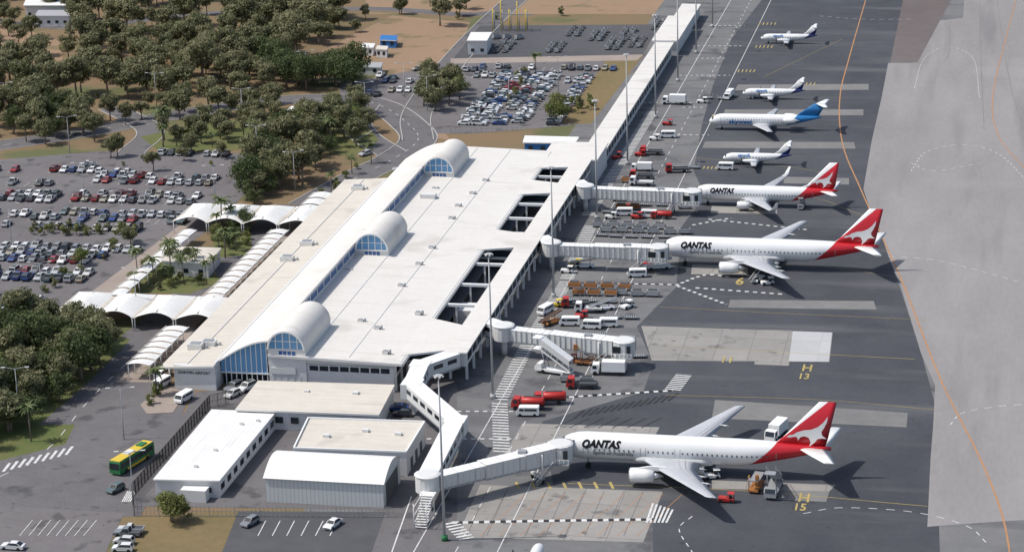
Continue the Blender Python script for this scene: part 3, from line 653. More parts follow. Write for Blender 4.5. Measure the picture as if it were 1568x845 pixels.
c737=dict(L=39.5,FL=38.6,R=1.9,Rh=2.0,zc=3.6,nl=4.6,tx=26,zw=3.6,w0=6.5,w1=31,ws=.78,doors=(4.6,31.6),paint=m_q737,win=(.26,.36),
  wing=[(0,12.8,8.5,2.1,1.0),(1.8,13.8,7.6,2.3,1.0),(5.4,16.1,4.7,2.7,.6),(16.9,22.2,1.6,3.7,.2)],fair=((7,18.8,2.3,2.4),(11.5,20.3,2.9,2)),
  let=[(16.9,22.2,1.6,3.7,.2),(17.3,23.0,1.25,4.3,.12),(17.9,24.1,.6,6.2,.06)],
  tail=[(0,33.5,4.3,4.6,.4),(7.1,37.6,1.6,5.4,.15)],fin=[(0,27.2,10,4.9,.4),(0,30.6,7.4,6.2,.5),(0,36.4,2.4,12.4,.2)],
  belly=(12,22),eng=[(12.6,4.9,1.5,4.3,1.0,'fan')],gear=[(4.2,0,.4,1),(19.5,2.9,.5,1)],
  text=[('QANTAS',5.0,3.95,6.4,.3,m_title,1.0)],logo=[(roo(32.0,6.9,.74),m_white)],bold=.05)
x,y=G(1060,294,3.4);airliner('passenger_jet',c737,(x,y,.05),.0)
cf=dict(L=35.5,FL=33.2,R=1.65,zc=3.05,nl=4.2,tx=22,zw=3.45,w0=5.5,w1=23,ws=.8,doors=(4.1,),paint=m_sky,win=(.22,.32),rear=True,
  wing=[(0,12.6,6.5,1.7,.9),(1.6,13,5.9,1.8,.8),(4.5,14.4,4.0,2.1,.5),(14,18.4,1.6,3.0,.2)],tail=[(0,31.6,3.2,8.2,.3),(5,34.1,1.4,8.35,.12)],tailm=m_white,
  fin=[(0,25.3,7,4.2,.45),(0,31.2,3.4,8.25,.25)],belly=(12,20),eng=[(22.2,2.75,3.6,4.6,.82,'fan')],gear=[(3.8,0,.35,1),(17.2,2.4,.45,1)],
  text=[('skywest',6.0,2.2,7.0,0,m_bluep,.85)])
x,y=G(1086,184,2.8);airliner('passenger_jet',cf,(x,y,.05),.03)
cb=dict(L=20,FL=19.3,R=1.14,zc=2.15,nl=3.0,tx=11.5,zw=2.3,w0=4.3,w1=12.3,ws=.85,doors=(3.4,),paint=m_bras,win=(.28,.36),
  wing=[(0,7.6,2.9,1.25,.5),(1,7.6,2.8,1.3,.5),(3.4,7.9,2.35,1.5,.35),(9.9,8.8,1.15,2.2,.15)],tail=[(0,17.6,1.7,6.2,.2),(3.3,18.5,.9,6.25,.1)],tailm=m_white,
  fin=[(0,13.8,4.6,2.9,.3),(0,15.6,3.3,4,.28),(0,17.5,1.9,6.25,.2)],belly=(7,11.5),eng=[(5.6,3.3,1.9,4.6,.55,'prop')],gear=[(2.6,0,.3,1),(8.8,3.3,.4,1)],
  text=[('airnorth',4.3,2.55,3.4,0,m_bluep,1.0)])
for u,v in ((1107,241),(1137,142),(1165,58)):
    x,y=G(u,v,2.);airliner('turboprop_aircraft',cb,(x,y,.05),.04)
x,y=G(828,833,2.2);airliner('turboprop_aircraft',dict(cb,text=[]),(x,y,.05),-math.pi/2)
# ---------------------------------------------------------------- terminal
T=MB()
ya,yb=466.0,642.0;XR=-152.0
def rz(x): return 7.7+(x+154)*(-.9/31.5)
T.ext(XR,-124.5,ya,yb-1,0,6.6,m_wall)
def slab(mb,x0,z0,x1,z1,y0,y1,th,mat,edge=None):
    e=edge or mat
    mb.add([(x0,y0,z0),(x1,y0,z1),(x1,y1,z1),(x0,y1,z0),(x0,y0,z0-th),(x1,y0,z1-th),(x1,y1,z1-th),(x0,y1,z0-th)],[(0,1,2,3),(7,6,5,4),(4,5,1,0),(5,6,2,1),(6,7,3,2),(7,4,0,3)],[mat,e,e,e,e,e])
slab(T,XR,rz(XR),-122.4,rz(-122.4),ya-.8,yb,.55,m_roof,m_wall)
T.add([(XR,ya,6.6),(-124.5,ya,6.6),(-124.5,ya,rz(-124.5)-.5),(XR,ya,rz(XR)-.5)],[(0,1,2,3)],m_wall)
T.beam((-122.2,ya-.8,rz(-122.4)-.45),(-122.2,yb,rz(-122.4)-.45),.35,.35,m_cable)
for xx in (-144,-134.5): T.beam((xx,ya+1,rz(xx)),(xx,yb-1,rz(xx)),.22,.1,m_gwhite)
T.beam((-123.0,ya,rz(-123)),(-123.0,yb-1,rz(-123)),.3,.08,m_gwhite)
# low western roof
T.ext(-171.8,-163,462.7,612,0,4.6,m_wall)
T.ext(-163,XR,468,632,0,5.0,m_wall)
slab(T,-175.2,5.0,-163,5.8,461.6,613,.4,m_cream,m_white)
T.ext(-172.2,-162.9,462.2,463.2,0,5.45,m_wall)
T.beam((-169.5,463,5.42),(-169.5,612,5.42),.2,.12,m_gwhite);T.beam((-163.3,463,5.78),(-163.3,612,5.78),.5,.12,m_gwhite)
# curved spine roof
ns=12;WC=XR+.25+163;C=[(-163+WC*i/ns,5.8+5.0*math.sin(i/ns*math.pi/2*.95)) for i in range(ns+1)]
T.loft([[(x,ya-.9,z),(x,633,z)] for x,z in C],m_roof,False,True,False)
T.loft([[(x,633,z-.35),(x,ya-.9,z-.35)] for x,z in C],m_wall,False,True,False)
for i in range(ns):
    (x0,z0),(x1,z1)=C[i],C[i+1]
    T.quad((x0,ya-.9,z0-.35),(x1,ya-.9,z1-.35),(x1,ya-.9,z1),(x0,ya-.9,z0),m_white)
T.add([(x,633,z-.35) for x,z in C]+[(C[-1][0],633,5),(-163,633,5)],[tuple(range(ns+3))],m_wall)
T.quad((C[-1][0],ya-.9,C[-1][1]),(C[-1][0],ya-.9,C[-1][1]-.35),(C[-1][0],633,C[-1][1]-.35),(C[-1][0],633,C[-1][1]),m_white)
# gable glazing
NP=9
for i in range(NP):
    x0=-162.9+(WC-.8)*i/NP;x1=-162.9+(WC-.8)*(i+1)/NP
    zz=lambda x:5.4+5.0*math.sin(min(1,(x+163)/WC)*math.pi/2*.95)
    T.quad((x0+.07,ya,3.0),(x1-.07,ya,3.0),(x1-.07,ya,zz(x1)),(x0+.07,ya,zz(x0)),m_blue)
    T.ext(x1-.09,x1+.09,ya-.12,ya+.05,0,zz(x1),m_white)
    T.quad((x0+.07,ya+1.2,0),(x1-.07,ya+1.2,0),(x1-.07,ya+1.2,3.0),(x0+.07,ya+1.2,3.0),m_glass)
T.ext(-163,XR,ya-.2,ya+.1,2.8,3.1,m_white)
T.ext(-163.2,-162.95,ya-2.7,ya-.25,0,5.4,m_wall)
# ridge wall and clerestory
T.ext(XR-.2,XR+.05,ya+.02,632,5,10.2,m_wall)
for i in range(26):
    y=ya+22+i*5.6
    if y<625: T.ext(XR+.04,XR+.12,y,y+4.8,8.4,9.8,m_blued)
# barrel dormers
def vault(ys,ln,ground=False):
    xc,r,zs=XR+4.2,4.2,8.9;n=16
    A=[(xc-r*math.cos(math.pi*i/n),zs+r*math.sin(math.pi*i/n)) for i in range(n+1)]
    T.loft([[(x,ys-.7,z),(x,ys+ln,z)] for x,z in A],m_roof,False,True,False)
    B=[(xc-(r-.35)*math.cos(math.pi*i/n),zs+(r-.35)*math.sin(math.pi*i/n)) for i in range(n+1)]
    T.loft([[(x,ys+ln,z),(x,ys-.7,z)] for x,z in B],m_white,False,True,False)
    for i in range(n): T.quad((A[i][0],ys-.7,A[i][1]),(B[i][0],ys-.7,B[i][1]),(B[i+1][0],ys-.7,B[i+1][1]),(A[i+1][0],ys-.7,A[i+1][1]),m_white)
    T.add([(x,ys+ln,z) for x,z in A],[tuple(reversed(range(n+1)))],m_wall)
    T.add([(x,ys+.1,z) for x,z in B],[tuple(range(n+1))],m_blue)
    for k in (-2.4,-.8,.8,2.4): T.ext(xc+k-.1,xc+k+.1,ys-.05,ys+.15,zs,zs+math.sqrt((r-.35)**2-k*k),m_white)
    T.ext(xc-r+.2,xc+r-.2,ys-.03,ys+.14,zs+1.6,zs+1.75,m_white)
    z0=0 if ground else 7
    T.ext(xc-r+.06,xc+r-.06,ys,ys+ln-.05,z0,zs,m_wall)
    T.ext(xc-1.9,xc+1.9,ys-.08,ys+.02,zs-1.9,zs-.5,m_blued)
    for k in range(4): T.ext(xc-1.9+k*.97,xc-1.8+k*.97,ys-.14,ys-.09,zs-1.9,zs-.5,m_white)
    if not ground: T.ext(xc-3.8,xc+3.8,ys-.2,ys-.001,zs-.3,zs,m_white)
vault(ya-.3,20,True);y2=G(580,388,8)[1];y3=G(678,268,8)[1];vault(y2,19);vault(y3,19)
# front wall detail
T.ext(-151.5,-146,ya-.5,ya-.32,3.2,4.6,m_gwhite)
for i in range(8): T.ext(-143.0+i*2.25,-141.1+i*2.25,ya-.06,ya+.05,4.2,5.3,m_glass)
T.ext(-143.5,-124.5,ya-.05,ya+.02,5.55,5.75,m_cable)
for i in range(5): T.ext(-151.8+i*1.5,-150.9+i*1.5,ya-.36,ya-.31,1.2,2.8,m_gwhite)
vs,fs=text_geo('DARWIN AIRPORT',7.2,0,.03);T.add([(-171.2+a,462.15,3.6+b) for a,b in vs],fs,m_dkgrey)
# landside columns / doors
for i in range(24):
    y=466+i*6.2;T.cyl((-174.6,y,0),(-174.6,y,4.7),.2,.2,m_white,8)
    T.ext(-171.9,-171.78,y+.8,y+5.2,.3,3.4,m_glass)
# airside wall
for i in range(34):
    y=ya+1+i*5.1
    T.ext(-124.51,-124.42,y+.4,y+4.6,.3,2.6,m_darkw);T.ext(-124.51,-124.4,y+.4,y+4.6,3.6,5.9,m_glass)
    T.ext(-124.5,-124.1,y-.2,y+.2,0,6.2,m_white)
# gallery with nodes
gx0,gx1=-114.8,-110.5
T.ext(gx0,gx1,474,634,3.6,6.7,m_wall);T.ext(gx0-.3,gx1+.4,473.4,633.5,6.7,7.0,m_white,m_roof)
T.ext(gx1-.02,gx1+.06,475,633,4.4,6.0,m_glass);T.ext(gx0-.06,gx0+.02,475,633,4.4,6.0,m_glass)
for i in range(33):
    y=475+i*4.9;T.ext(gx1-.03,gx1+.14,y-.12,y+.12,4.3,6.2,m_white)
for i in range(23):
    y=476+i*7;T.ext(gx1-.6,gx1-.1,y-.25,y+.25,0,3.6,m_white);T.ext(gx0+.1,gx0+.6,y-.25,y+.25,0,3.6,m_white)
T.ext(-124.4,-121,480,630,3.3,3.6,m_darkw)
for (yc,wd) in ((483,17),(556,12),(604,10),(629,8)):
    T.ext(-124.0,-114.9,yc-wd/2,yc+wd/2,3.7,6.5,m_wall);T.prism([(-123.9,yc-wd*.75),(-115.15,yc-wd/2),(-115.15,yc+wd/2),(-123.9,yc+wd*.75)],6.52,6.95,m_white,m_roof)
    T.ext(-123.5,-115.5,yc-wd/2-.06,yc-wd/2+.01,4.4,6.1,m_glass)
for yc in (507,522,538,577,590,617):
    T.ext(-123.9,-115.0,yc-.4,yc+.4,5.9,6.5,m_white);T.ext(-120.2,-119.8,yc-.2,yc+.2,0,5.9,m_white)
T.ext(-122,-116.5,512,518,0,3.2,m_wall);T.ext(-122,-116.5,568,572,0,4.2,m_wall)
# far end pavilion joining the concourse
T.ext(-124,-109,634.2,652,0,6.4,m_wall);T.ext(-124.5,-108.6,633.6,652.6,6.4,6.8,m_white,m_roof)
# roof plant
def plant(u,v,z,sx=2.4,sy=1.8,h=1.3):
    x,y=G(u,v,z);T.box(x,y,z-.25,sx,sy,h+.2,m_gwhite);T.box(x,y,z+h-.05,sx*.7,sy*.7,.15,m_cable);T.cyl((x+sx*.8,y,z-.2),(x+sx*.8,y,z+.7),.3,.3,m_cable,8)
for u,v in ((552,492),(577,503),(613,438),(532,415),(640,405),(660,380),(690,335),(722,297),(742,277),(700,316),(665,290),(640,480),(590,540)): plant(u,v,7.2,1.3,.9,.5)
for u,v in ((440,398),(548,290),(300,532),(320,528),(470,375)): plant(u,v,5.5,3.2,2.2,1.1)
T.box(*G(656,300,8.0),7.2,4,2.2,1.4,m_gwhite)
T.obj('airport_terminal')
# concourse pier
P=MB();P.ext(-115.0,-110.0,652.7,794,0,4.3,m_wall);P.ext(-115.6,-109.3,652.7,795,4.3,4.8,m_white,m_roof)
P.ext(-110.02,-109.93,655,792,1.4,3.4,m_glass)
for i in range(28): P.ext(-110,-109.8,655+i*5-.15,655+i*5+.15,0,4.2,m_white)
for i in range(14): P.ext(-115.58,-109.32,657+i*10,657.15+i*10,4.79,4.86,m_gwhite)
P.ext(-116.5,-108.5,796,836,0,4.8,m_wall);P.ext(-117,-108,795.5,836.5,4.8,5.3,m_white,m_roof);P.ext(-115,-109,838,862,0,4,m_wall);P.ext(-115.5,-108.5,837.5,862.5,4,4.4,m_white,m_roof)
P.obj('concourse_pier')
# ---------------------------------------------------------------- boarding bridges
def tunnel(mb,p0,p1,w,h,ribs=True,step=1.25):
    mb.beam(p0,p1,w,h,m_gwhite);p0=Vector(p0);p1=Vector(p1);L=(p1-p0).length;d=(p1-p0)/L
    mb.beam(p0+Vector((0,0,h)),p1+Vector((0,0,h)),w+.12,.1,m_white)
    if ribs:
        n=int(L/step)
        for i in range(n+1):
            q=p0+d*min(L-.17,i*step);mb.beam(q,q+d*.16,w+.34,h+.13,m_gwhite if i%3 else m_rib,0)
    sd=Vector((d.y,-d.x,0)).normalized()*(w/2+.03)
    for s in (-1,1): mb.beam(p0+sd*s+Vector((0,0,-.25)),p1+sd*s+Vector((0,0,-.25)),.16,.35,m_cable)
def bridge(name,a,b,z0=3.9,z1=3.6,fixed=None):
    mb=MB();A=Vector((a[0],a[1],z0));B=Vector((b[0],b[1],z1));D=(B-A);L=D.length;d=D/L
    mb.cyl((a[0],a[1],z0-.2),(a[0],a[1],z0+3.1),2.3,2.3,m_gwhite,16,False);mb.cyl((a[0],a[1],z0+3.1),(a[0],a[1],z0+3.3),2.5,2.0,m_gwhite,16,False)
    mb.cyl((a[0],a[1],0),(a[0],a[1],z0),.7,.7,m_gwhite,10)
    if fixed:
        for k_,(p,q) in enumerate(zip(fixed,fixed[1:])): tunnel(mb,(p[0],p[1],z0+k_*.012),(q[0],q[1],z0+k_*.012),3.6,2.9,ribs=False)
        for p,q in zip(fixed,fixed[1:]):
            p=Vector((p[0],p[1],z0+1.3));q=Vector((q[0],q[1],z0+1.3));dd=(q-p).normalized();n=int((q-p).length/4)
            for i in range(n): mb.beam(p+dd*(i*4+1),p+dd*(i*4+3.6),3.68,.9,m_glass)
        for p in fixed[1:-1]: mb.box(p[0],p[1],0,.8,.8,z0-.12,m_white);mb.box(p[0],p[1],z0-.1,4.2,4.2,3.2,m_gwhite,top=m_white)
    tunnel(mb,A+d*2,A+d*L*.42,2.7,2.5);tunnel(mb,A+d*L*.40-Vector((0,0,.15)),A+d*L*.72-Vector((0,0,.15)),3.0,2.8);tunnel(mb,A+d*L*.70-Vector((0,0,.3)),B-d*2-Vector((0,0,.3)),3.3,3.1)
    # cab
    mb.cyl(B-Vector((0,0,.4)),B+Vector((0,0,2.9)),2.5,2.5,m_gwhite,12,False);mb.cyl(B+Vector((0,0,2.9)),B+Vector((0,0,3.1)),2.6,2.2,m_gwhite,12,False)
    mb.beam(B+Vector((0,.3,-.2)),B+Vector((.6,3.0,-.2)),3.6,3.06,m_cable);mb.box(B.x-1.2,B.y-2.3,z1+.6,1.8,.5,1.5,m_glass);mb.box(B.x+1.4,B.y-1.9,z1+.5,.8,.9,1.7,m_glass)
    mb.box(B.x,B.y-2.6,z1-.5,4.4,1.0,.1,m_cable)
    for k in range(6): mb.cyl((B.x-2.1+k*.84,B.y-3.05,z1-.4),(B.x-2.1+k*.84,B.y-3.05,z1+.7),.05,.05,m_white,5)
    mb.beam((B.x-2.2,B.y-3.05,z1+.7),(B.x+2.2,B.y-3.05,z1+.7),.07,.07,m_white)
    mb.box(A.x+d.x*L*.71,A.y+d.y*L*.71,z1+2.9,1.6,1.4,.5,m_cable)
    # drive column
    c=A+d*L*.82;sd=Vector((d.y,-d.x,0)).normalized()
    for s in (-1,1):
        p=c+sd*1.9*s;mb.cyl((p.x,p.y,.9),(p.x,p.y,z1+2.4),.2,.2,m_gwhite,8);mb.cyl((p.x-.2,p.y,.55),(p.x+.2,p.y,.55),.55,.55,m_black,12)
    mb.beam(c-sd*2.1+Vector((0,0,.9-c.z)),c+sd*2.1+Vector((0,0,.9-c.z)),.6,.5,m_gwhite);mb.beam(c-sd*2.1+Vector((0,0,2.7-c.z)),c+sd*2.1+Vector((0,0,2.7-c.z)),.4,.35,m_gwhite)
    # service stair
    c=B-d*3.2+sd*2.2
    for i in range(12): mb.box(c.x-d.x*i*.32,c.y-d.y*i*.32,z1-.25-i*.29,.34,1.0,.06,m_cable,rot=math.atan2(d.y,d.x))
    for s in (-.5,.5): mb.beam(c+sd*s+Vector((0,0,.7)),c+sd*s-d*3.9+Vector((0,0,-z1+.9)),.06,.08,m_white)
    mb.obj(name)
bridge('boarding_bridge',(-107.5,G(893,300,4)[1]),G(1060,306,4),fixed=[(-110.4,G(880,292,4)[1]),(-107.5,G(893,300,4)[1])])
bridge('boarding_bridge',(-107.0,G(845,388,4)[1]),G(1008,392,4),fixed=[(-110.4,G(820,378,4)[1]),(-107.0,G(845,388,4)[1])])
bridge('boarding_bridge',(-106.0,G(752,516,4)[1]),G(955,537,4),fixed=[(-110.4,G(735,508,4)[1]),(-106,G(752,516,4)[1])])
bridge('boarding_bridge',G(655,748,4),G(858,697,4),fixed=[(-113,474),(-118.5,466),G(632,598,5),G(698,655,5),G(655,748,4)])
# ---------------------------------------------------------------- masts and lamps
def mast(u,v,h=32):
    mb=MB();mb.cyl((0,0,0),(0,0,1.0),.6,.6,m_green if v>800 else m_mast,10);mb.cyl((0,0,1),(0,0,h),.28,.13,m_mast,10)
    mb.cyl((0,0,h-.1),(0,0,h),.7,.7,m_mast,12,False)
    for i in range(6):
        a=i*math.pi/3;mb.box(.75*math.cos(a),.75*math.sin(a),h-.35,.4,.3,.25,m_gwhite,rot=a)
    x,y=G(u,v);mb.obj('floodlight_mast',(x,y,0))
for u,v in ((681,827),(755,610),(848,455),(914,335),(961,252),(1004,181),(1038,125),(1066,82),(1091,42)): mast(u,v)
lp=MB();lp.cyl((0,0,0),(0,0,11),.13,.07,m_mast,8)
for s in (-1,1): lp.beam((0,0,10.9),(s*2.2,0,11.3),.1,.1,m_mast);lp.box(s*2.5,0,11.25,.9,.35,.14,m_gwhite)
lpm=lp.mesh('street_lamp')
for u,v in ((190,673),(452,292),(240,165),(66,470),(18,376),(372,190),(560,180),(107,235),(330,315),(190,355),(620,150),(210,480),(395,250),(10,180),(470,130),(655,170),(205,775),(780,170),(855,140),(30,640),(130,310)):
    x,y=G(u,v);inst(lpm,'street_lamp',(x,y,0),ru(0,.5))
# ---------------------------------------------------------------- outbuildings
def Gz(l,z): return [G(u,v,z) for u,v in l]
S=MB();pl=Gz([(325,628),(420,632),(335,735),(237,733)],3.6);S.prism(pl,0,3.4,m_wall)
cx=sum(p[0] for p in pl)/4;cy=sum(p[1] for p in pl)/4;S.prism([(cx+(x-cx)*1.04,cy+(y-cy)*1.02) for x,y in pl],3.4,3.7,m_white,m_wroof)
a=Vector(pl[2]);b=Vector(pl[1])
for i in range(9):
    p=a+(b-a)*((i+.5)/9);S.box(p.x+.03,p.y,1.2,.12,2.0,1.2,m_glass)
for i in range(3): S.box(pl[3][0]+2.5+i*4,(pl[3][1]+pl[2][1])/2-.03,1.2,1.2,.1,1.0,m_glass)
S.box(*G(300,752,1.5),0,5.0,3.5,2.4,m_wall,top=m_white)
for u,v in ((330,690),(300,715),(370,650),(395,645)): S.box(*G(u,v,3.7),3.7,.7,.5,.5,m_gwhite)
S.obj('office_building')
S=MB();S.prism(Gz([(400,582),(602,588),(578,634),(365,626)],4.2),0,4.0,m_wall,m_cream)
q=Gz([(400,582),(602,588),(578,634),(365,626)],4.2);S.prism([(x+(.5 if x>q[0][0]+9 else -.5),y+(-.6 if y<460 else .6)) for x,y in q],4.0,4.35,m_white,m_cream)
for i in range(8): S.box(q[3][0]+2+i*3.3,q[3][1]+.0,1.6,1.6,.2,1.3,m_glass)
S.box(*G(545,603,4.3),4.35,1.2,1.2,.5,m_gwhite);S.box(*G(470,600,4.3),4.35,1.0,.8,.4,m_gwhite);S.obj('annex_building')
S=MB();q=Gz([(472,640),(650,646),(622,692),(450,686)],5);S.prism(q,0,4.9,m_wall,m_cream)
for i in range(4):
    a=Vector(q[i]);b=Vector(q[(i+1)%4]);S.beam((a.x,a.y,4.9+i*.004),(b.x,b.y,4.9+i*.004),.3,.35,m_white)
a=Vector(q[2]);b=Vector(q[1])
for i in range(3):
    p=a+(b-a)*(.25+i*.25);S.box(p.x+.02,p.y,.2,.15,1.6,2.2,m_darkw)
for u,v in ((560,660),(610,665),(500,668)): S.box(*G(u,v,5),4.9,1.3,1.0,.6,m_gwhite)
S.obj('plant_building')
S=MB();xl,y0=G(405,771);xr,_=G(590,774);y0=(y0+_)/2;dp=13.;n=12
S.ext(xl,xr,y0,y0+dp,0,4.9,m_corr)
A=[(y0-.3+(dp+.6)*i/n,4.9+2.3*math.sin(math.pi*i/n)) for i in range(n+1)]
S.loft([[(xl-.3,yy,z),(xr+.3,yy,z)][::-1] for yy,z in A],m_wroof,False,True,False)
S.add([(xr,yy,z-.02) for yy,z in A],[tuple(range(n+1))],m_gwhite);S.add([(xl,yy,z-.02) for yy,z in A],[tuple(reversed(range(n+1)))],m_corr)
S.ext(xr,xr+.08,y0+2,y0+dp-2,.1,4.2,m_darkw);S.ext(xl-.1,xr+.1,y0-.12,y0-.02,4.75,4.95,m_white);S.obj('curved_roof_shed')
def shed(name,pix,z,h0=0,roof=None,wall=None):
    S=MB();q=Gz(pix,z);S.prism(q,0,z-.3,wall or m_wall);cx=sum(p[0] for p in q)/4;cy=sum(p[1] for p in q)/4
    S.prism([(cx+(x-cx)*1.07,cy+(y-cy)*1.07) for x,y in q],z-.3,z,m_white,roof or m_wroof)
    a=Vector(q[3]);b=Vector(q[2]);n=max(2,int((b-a).length/3))
    for i in range(n):
        p=a+(b-a)*((i+.5)/n);S.box(p.x,p.y,1,1.2,.16,1.1,m_glass)
    S.obj(name)
shed('site_building',[(806,208),(884,210),(878,219),(803,218)],3.2,wall=m_bluep)
shed('storage_container',[(584,54),(608,55),(606,62),(582,61)],2.8,roof=m_bluep,wall=m_bluep)
shed('site_shed',[(556,66),(574,67),(571,73),(554,72)],3);shed('site_shed',[(578,70),(594,71),(592,76),(576,75)],3,roof=m_cream);shed('site_shed',[(550,96),(585,96),(582,103),(548,102)],2.8,roof=m_tile)
shed('house',[(45,-8),(108,-8),(100,8),(38,8)],5,roof=m_wroof);shed('house',[(60,16),(110,16),(105,24),(55,24)],4,roof=m_tile);shed('kiosk_pavilion',[(447,163),(487,164),(482,172),(440,170)],3.6,roof=m_white)
shed('amenities_building',[(268,378),(336,380),(318,402),(250,398)],4,roof=m_cream);shed('equipment_shed',[(722,50),(752,50),(745,62),(716,62)],5);shed('workshop',[(-30,100),(-5,100),(-8,112),(-33,112)],4)
# yard crane / gantry
S=MB()
for i in range(5):
    S.cyl((i*3,0,0),(i*3,0,8+i%2*3),.2,.2,m_yel,6);S.beam((i*3,0,6),(i*3+3,0,6),.3,.3,m_cable);S.cyl((i*3,3,0),(i*3,3,7),.2,.2,m_cable,6);S.beam((i*3,0,7),(i*3,3,7),.2,.2,m_yel)
S.obj('yard_gantry',(*G(755,48),0))
# ---------------------------------------------------------------- canopies
def tent(mb,cx,cy,w,dp,z=3.0,rise=1.7):
    """saddle fabric bay: four low corners, arched ridge running landside"""
    n=12;k=8;rg=[]
    for j in range(k+1):
        t=j/k;s=2*t-1;row_=[]
        for i in range(n+1):
            q=2*i/n-1
            zz=z+rise*(1-abs(q)**1.35)*(1-.35*s*s)+.35*abs(s)**2*abs(q)
            row_.append((cx+w/2*q,cy+dp/2*s*(1-.22*(1-q*q)),zz))
        rg.append(row_)
    mb.loft(rg,m_tent,False,True,False)
    mb.beam((cx,cy-dp*.38,z+rise*.75),(cx,cy+dp*.38,z+rise*.75),.15,.12,m_cream)
    for sx in (-1,1):
        for sy in (-1,1):
            mb.cyl((cx+sx*w/2,cy+sy*dp*.48,0),(cx+sx*w/2,cy+sy*dp*.48,z+.4),.12,.12,m_white,8)
    for sx in (-1,1): mb.beam((cx+sx*w/2,cy-dp/2,z+.1),(cx+sx*w/2,cy+dp/2,z+.1),.5,.15,m_cream)
for pts in (((122,474),(183,477),(250,478),(312,478)),((300,333),(356,336),(410,335),(462,337))):
    mb=MB()
    xs=[G(u,v,3.0) for u,v in pts];w_=(xs[-1][0]-xs[0][0])/3;ym=sum(p[1] for p in xs)/4+3
    for i in range(4): tent(mb,xs[0][0]+i*w_,ym,w_*.94,17)
    mb.obj('tensile_canopy')
def awnings(a,b,n,w,z=3.4):
    mb=MB();A=Vector(G(*a,z));B=Vector(G(*b,z));x=(A.x+B.x)/2
    for i in range(n):
        y0=A.y+(B.y-A.y)*i/n;y1=A.y+(B.y-A.y)*(i+.96)/n;k=8
        rg=[]
        for j in range(k+1):
            t=j/k;rg.append([(x-w/2+w*t,y0,z+.4*math.sin(math.pi*t)+.2),(x-w/2+w*t,y1,z+.4*math.sin(math.pi*t)-.05)])
        mb.loft(rg,m_tent,False,True,False)
        mb.beam((x-w/2,y0,z+.1),(x-w/2,y1,z-.15),.2,.3,m_cream);mb.beam((x+w/2,y0,z+.1),(x+w/2,y1,z-.15),.2,.3,m_white)
        for sx in (-1,1): mb.cyl((x+sx*(w/2-.3),y0+.2,0),(x+sx*(w/2-.3),y0+.2,z+.2),.1,.1,m_white,6)
    mb.obj('walkway_awning')
awnings((212,560),(272,500),7,5.4);awnings((318,460),(432,352),13,4.6);awnings((455,335),(495,295),4,5);awnings((175,455),(292,352),9,3.6,3.0)
# fences
def fence(pix,h=2.6,mat=None,step=.45,name='security_fence',rail=.06):
    mb=MB();P=GP(pix)
    for a,b in zip(P,P[1:]):
        a=Vector(a);b=Vector(b);L=(b-a).length;n=int(L/step)
        for i in range(n):
            p=a+(b-a)*i/n;mb.box(p.x,p.y,0,.05 if i%6 else .12,.05 if i%6 else .12,h,mat or m_black)
        for z in (.2,h*.5,h-.1): mb.beam((a.x,a.y,z),(b.x,b.y,z),rail,rail,mat or m_black)
    mb.obj(name)
fence([(203,762),(322,625)],3,step=.3);fence([(322,625),(352,618)],3,step=.3);fence([(203,762),(205,790)],2.4,step=.4)
fence([(205,790),(600,792)],2.2,m_cable,.8);fence([(690,205),(800,201)],2.2,m_cable,1.5,rail=.03)
# jetway stair tower near rotunda
S=MB();x,y=G(650,800)
for sx in (-1.2,1.2):
    for sy in (-3,3): S.cyl((x+sx,y+sy,0),(x+sx,y+sy,5),.1,.1,m_white,6)
for i in range(12): S.box(x,y-2.8+i*.45,.3+i*.34,2.2,.45,.08,m_gwhite)
for z in (1.2,2.6,4.2):
    for sx in (-1.2,1.2): S.beam((x+sx,y-3,z),(x+sx,y+3,z),.08,.08,m_white)
S.box(x,y+3.4,4.3,2.8,2.0,.12,m_white);S.obj('access_stair')
# ---------------------------------------------------------------- vegetation
def tree_mesh(name,seed,h,rad,mat,nclump=22,leaf=.55,per=75,trunk=.28,flatt=.75):
    r=random.Random(seed);mb=MB();tone=[]
    base=h*.34;lx,ly=r.uniform(-.2,.2),r.uniform(-.2,.2)
    mb.cyl((0,0,0),(lx,ly,base),trunk,trunk*.7,m_bark,7)
    top=Vector((lx,ly,base));cl=[];el=r.uniform(.7,1.0);ea=r.uniform(0,3.14)
    for i in range(nclump):
        a=r.uniform(0,2*math.pi);q=r.random()**.45;zz=r.uniform(-1,1)
        rr=rad*.85*q*math.sqrt(max(.15,1-zz*zz*.8));px,py=rr*math.cos(a),rr*math.sin(a)*el
        c=Vector((px*math.cos(ea)-py*math.sin(ea),px*math.sin(ea)+py*math.cos(ea),h*.64+zz*h*.27*flatt+r.uniform(-.6,.6)))
        cl.append((c,rad*r.uniform(.18,.38)))
    for c,_ in cl[:9]: mb.cyl(top*.92,c,trunk*.4,.06,m_bark,5)
    tone=[0.]*len(mb.f)
    for c,cr2 in cl:
        tt=r.uniform(0,.8)
        for k in range(int(per*(cr2/rad/.3)**1.5)):
            d=Vector((r.gauss(0,1),r.gauss(0,1),r.gauss(0,1))).normalized();rr=cr2*r.uniform(.5,1.2)
            p=c+Vector((d.x*rr,d.y*rr,d.z*rr*.75));nrm=(d+Vector((r.uniform(-.8,.8),r.uniform(-.8,.8),r.uniform(-.4,.9)))).normalized()
            a=nrm.orthogonal().normalized();b=nrm.cross(a);ang=r.uniform(0,6.28);a,b=a*math.cos(ang)+b*math.sin(ang),b*math.cos(ang)-a*math.sin(ang)
            s=leaf*r.uniform(.5,1.1);mb.add([p-a*s*.6,p-b*s*.35,p+a*s*.6,p+b*s*.4],[(0,1,2,3)],mat);tone.append(min(1,max(0,tt+r.uniform(-.15,.2))))
    me=mb.mesh(name);at=me.attributes.new('tone','FLOAT','FACE');at.data.foreach_set('value',tone);return me
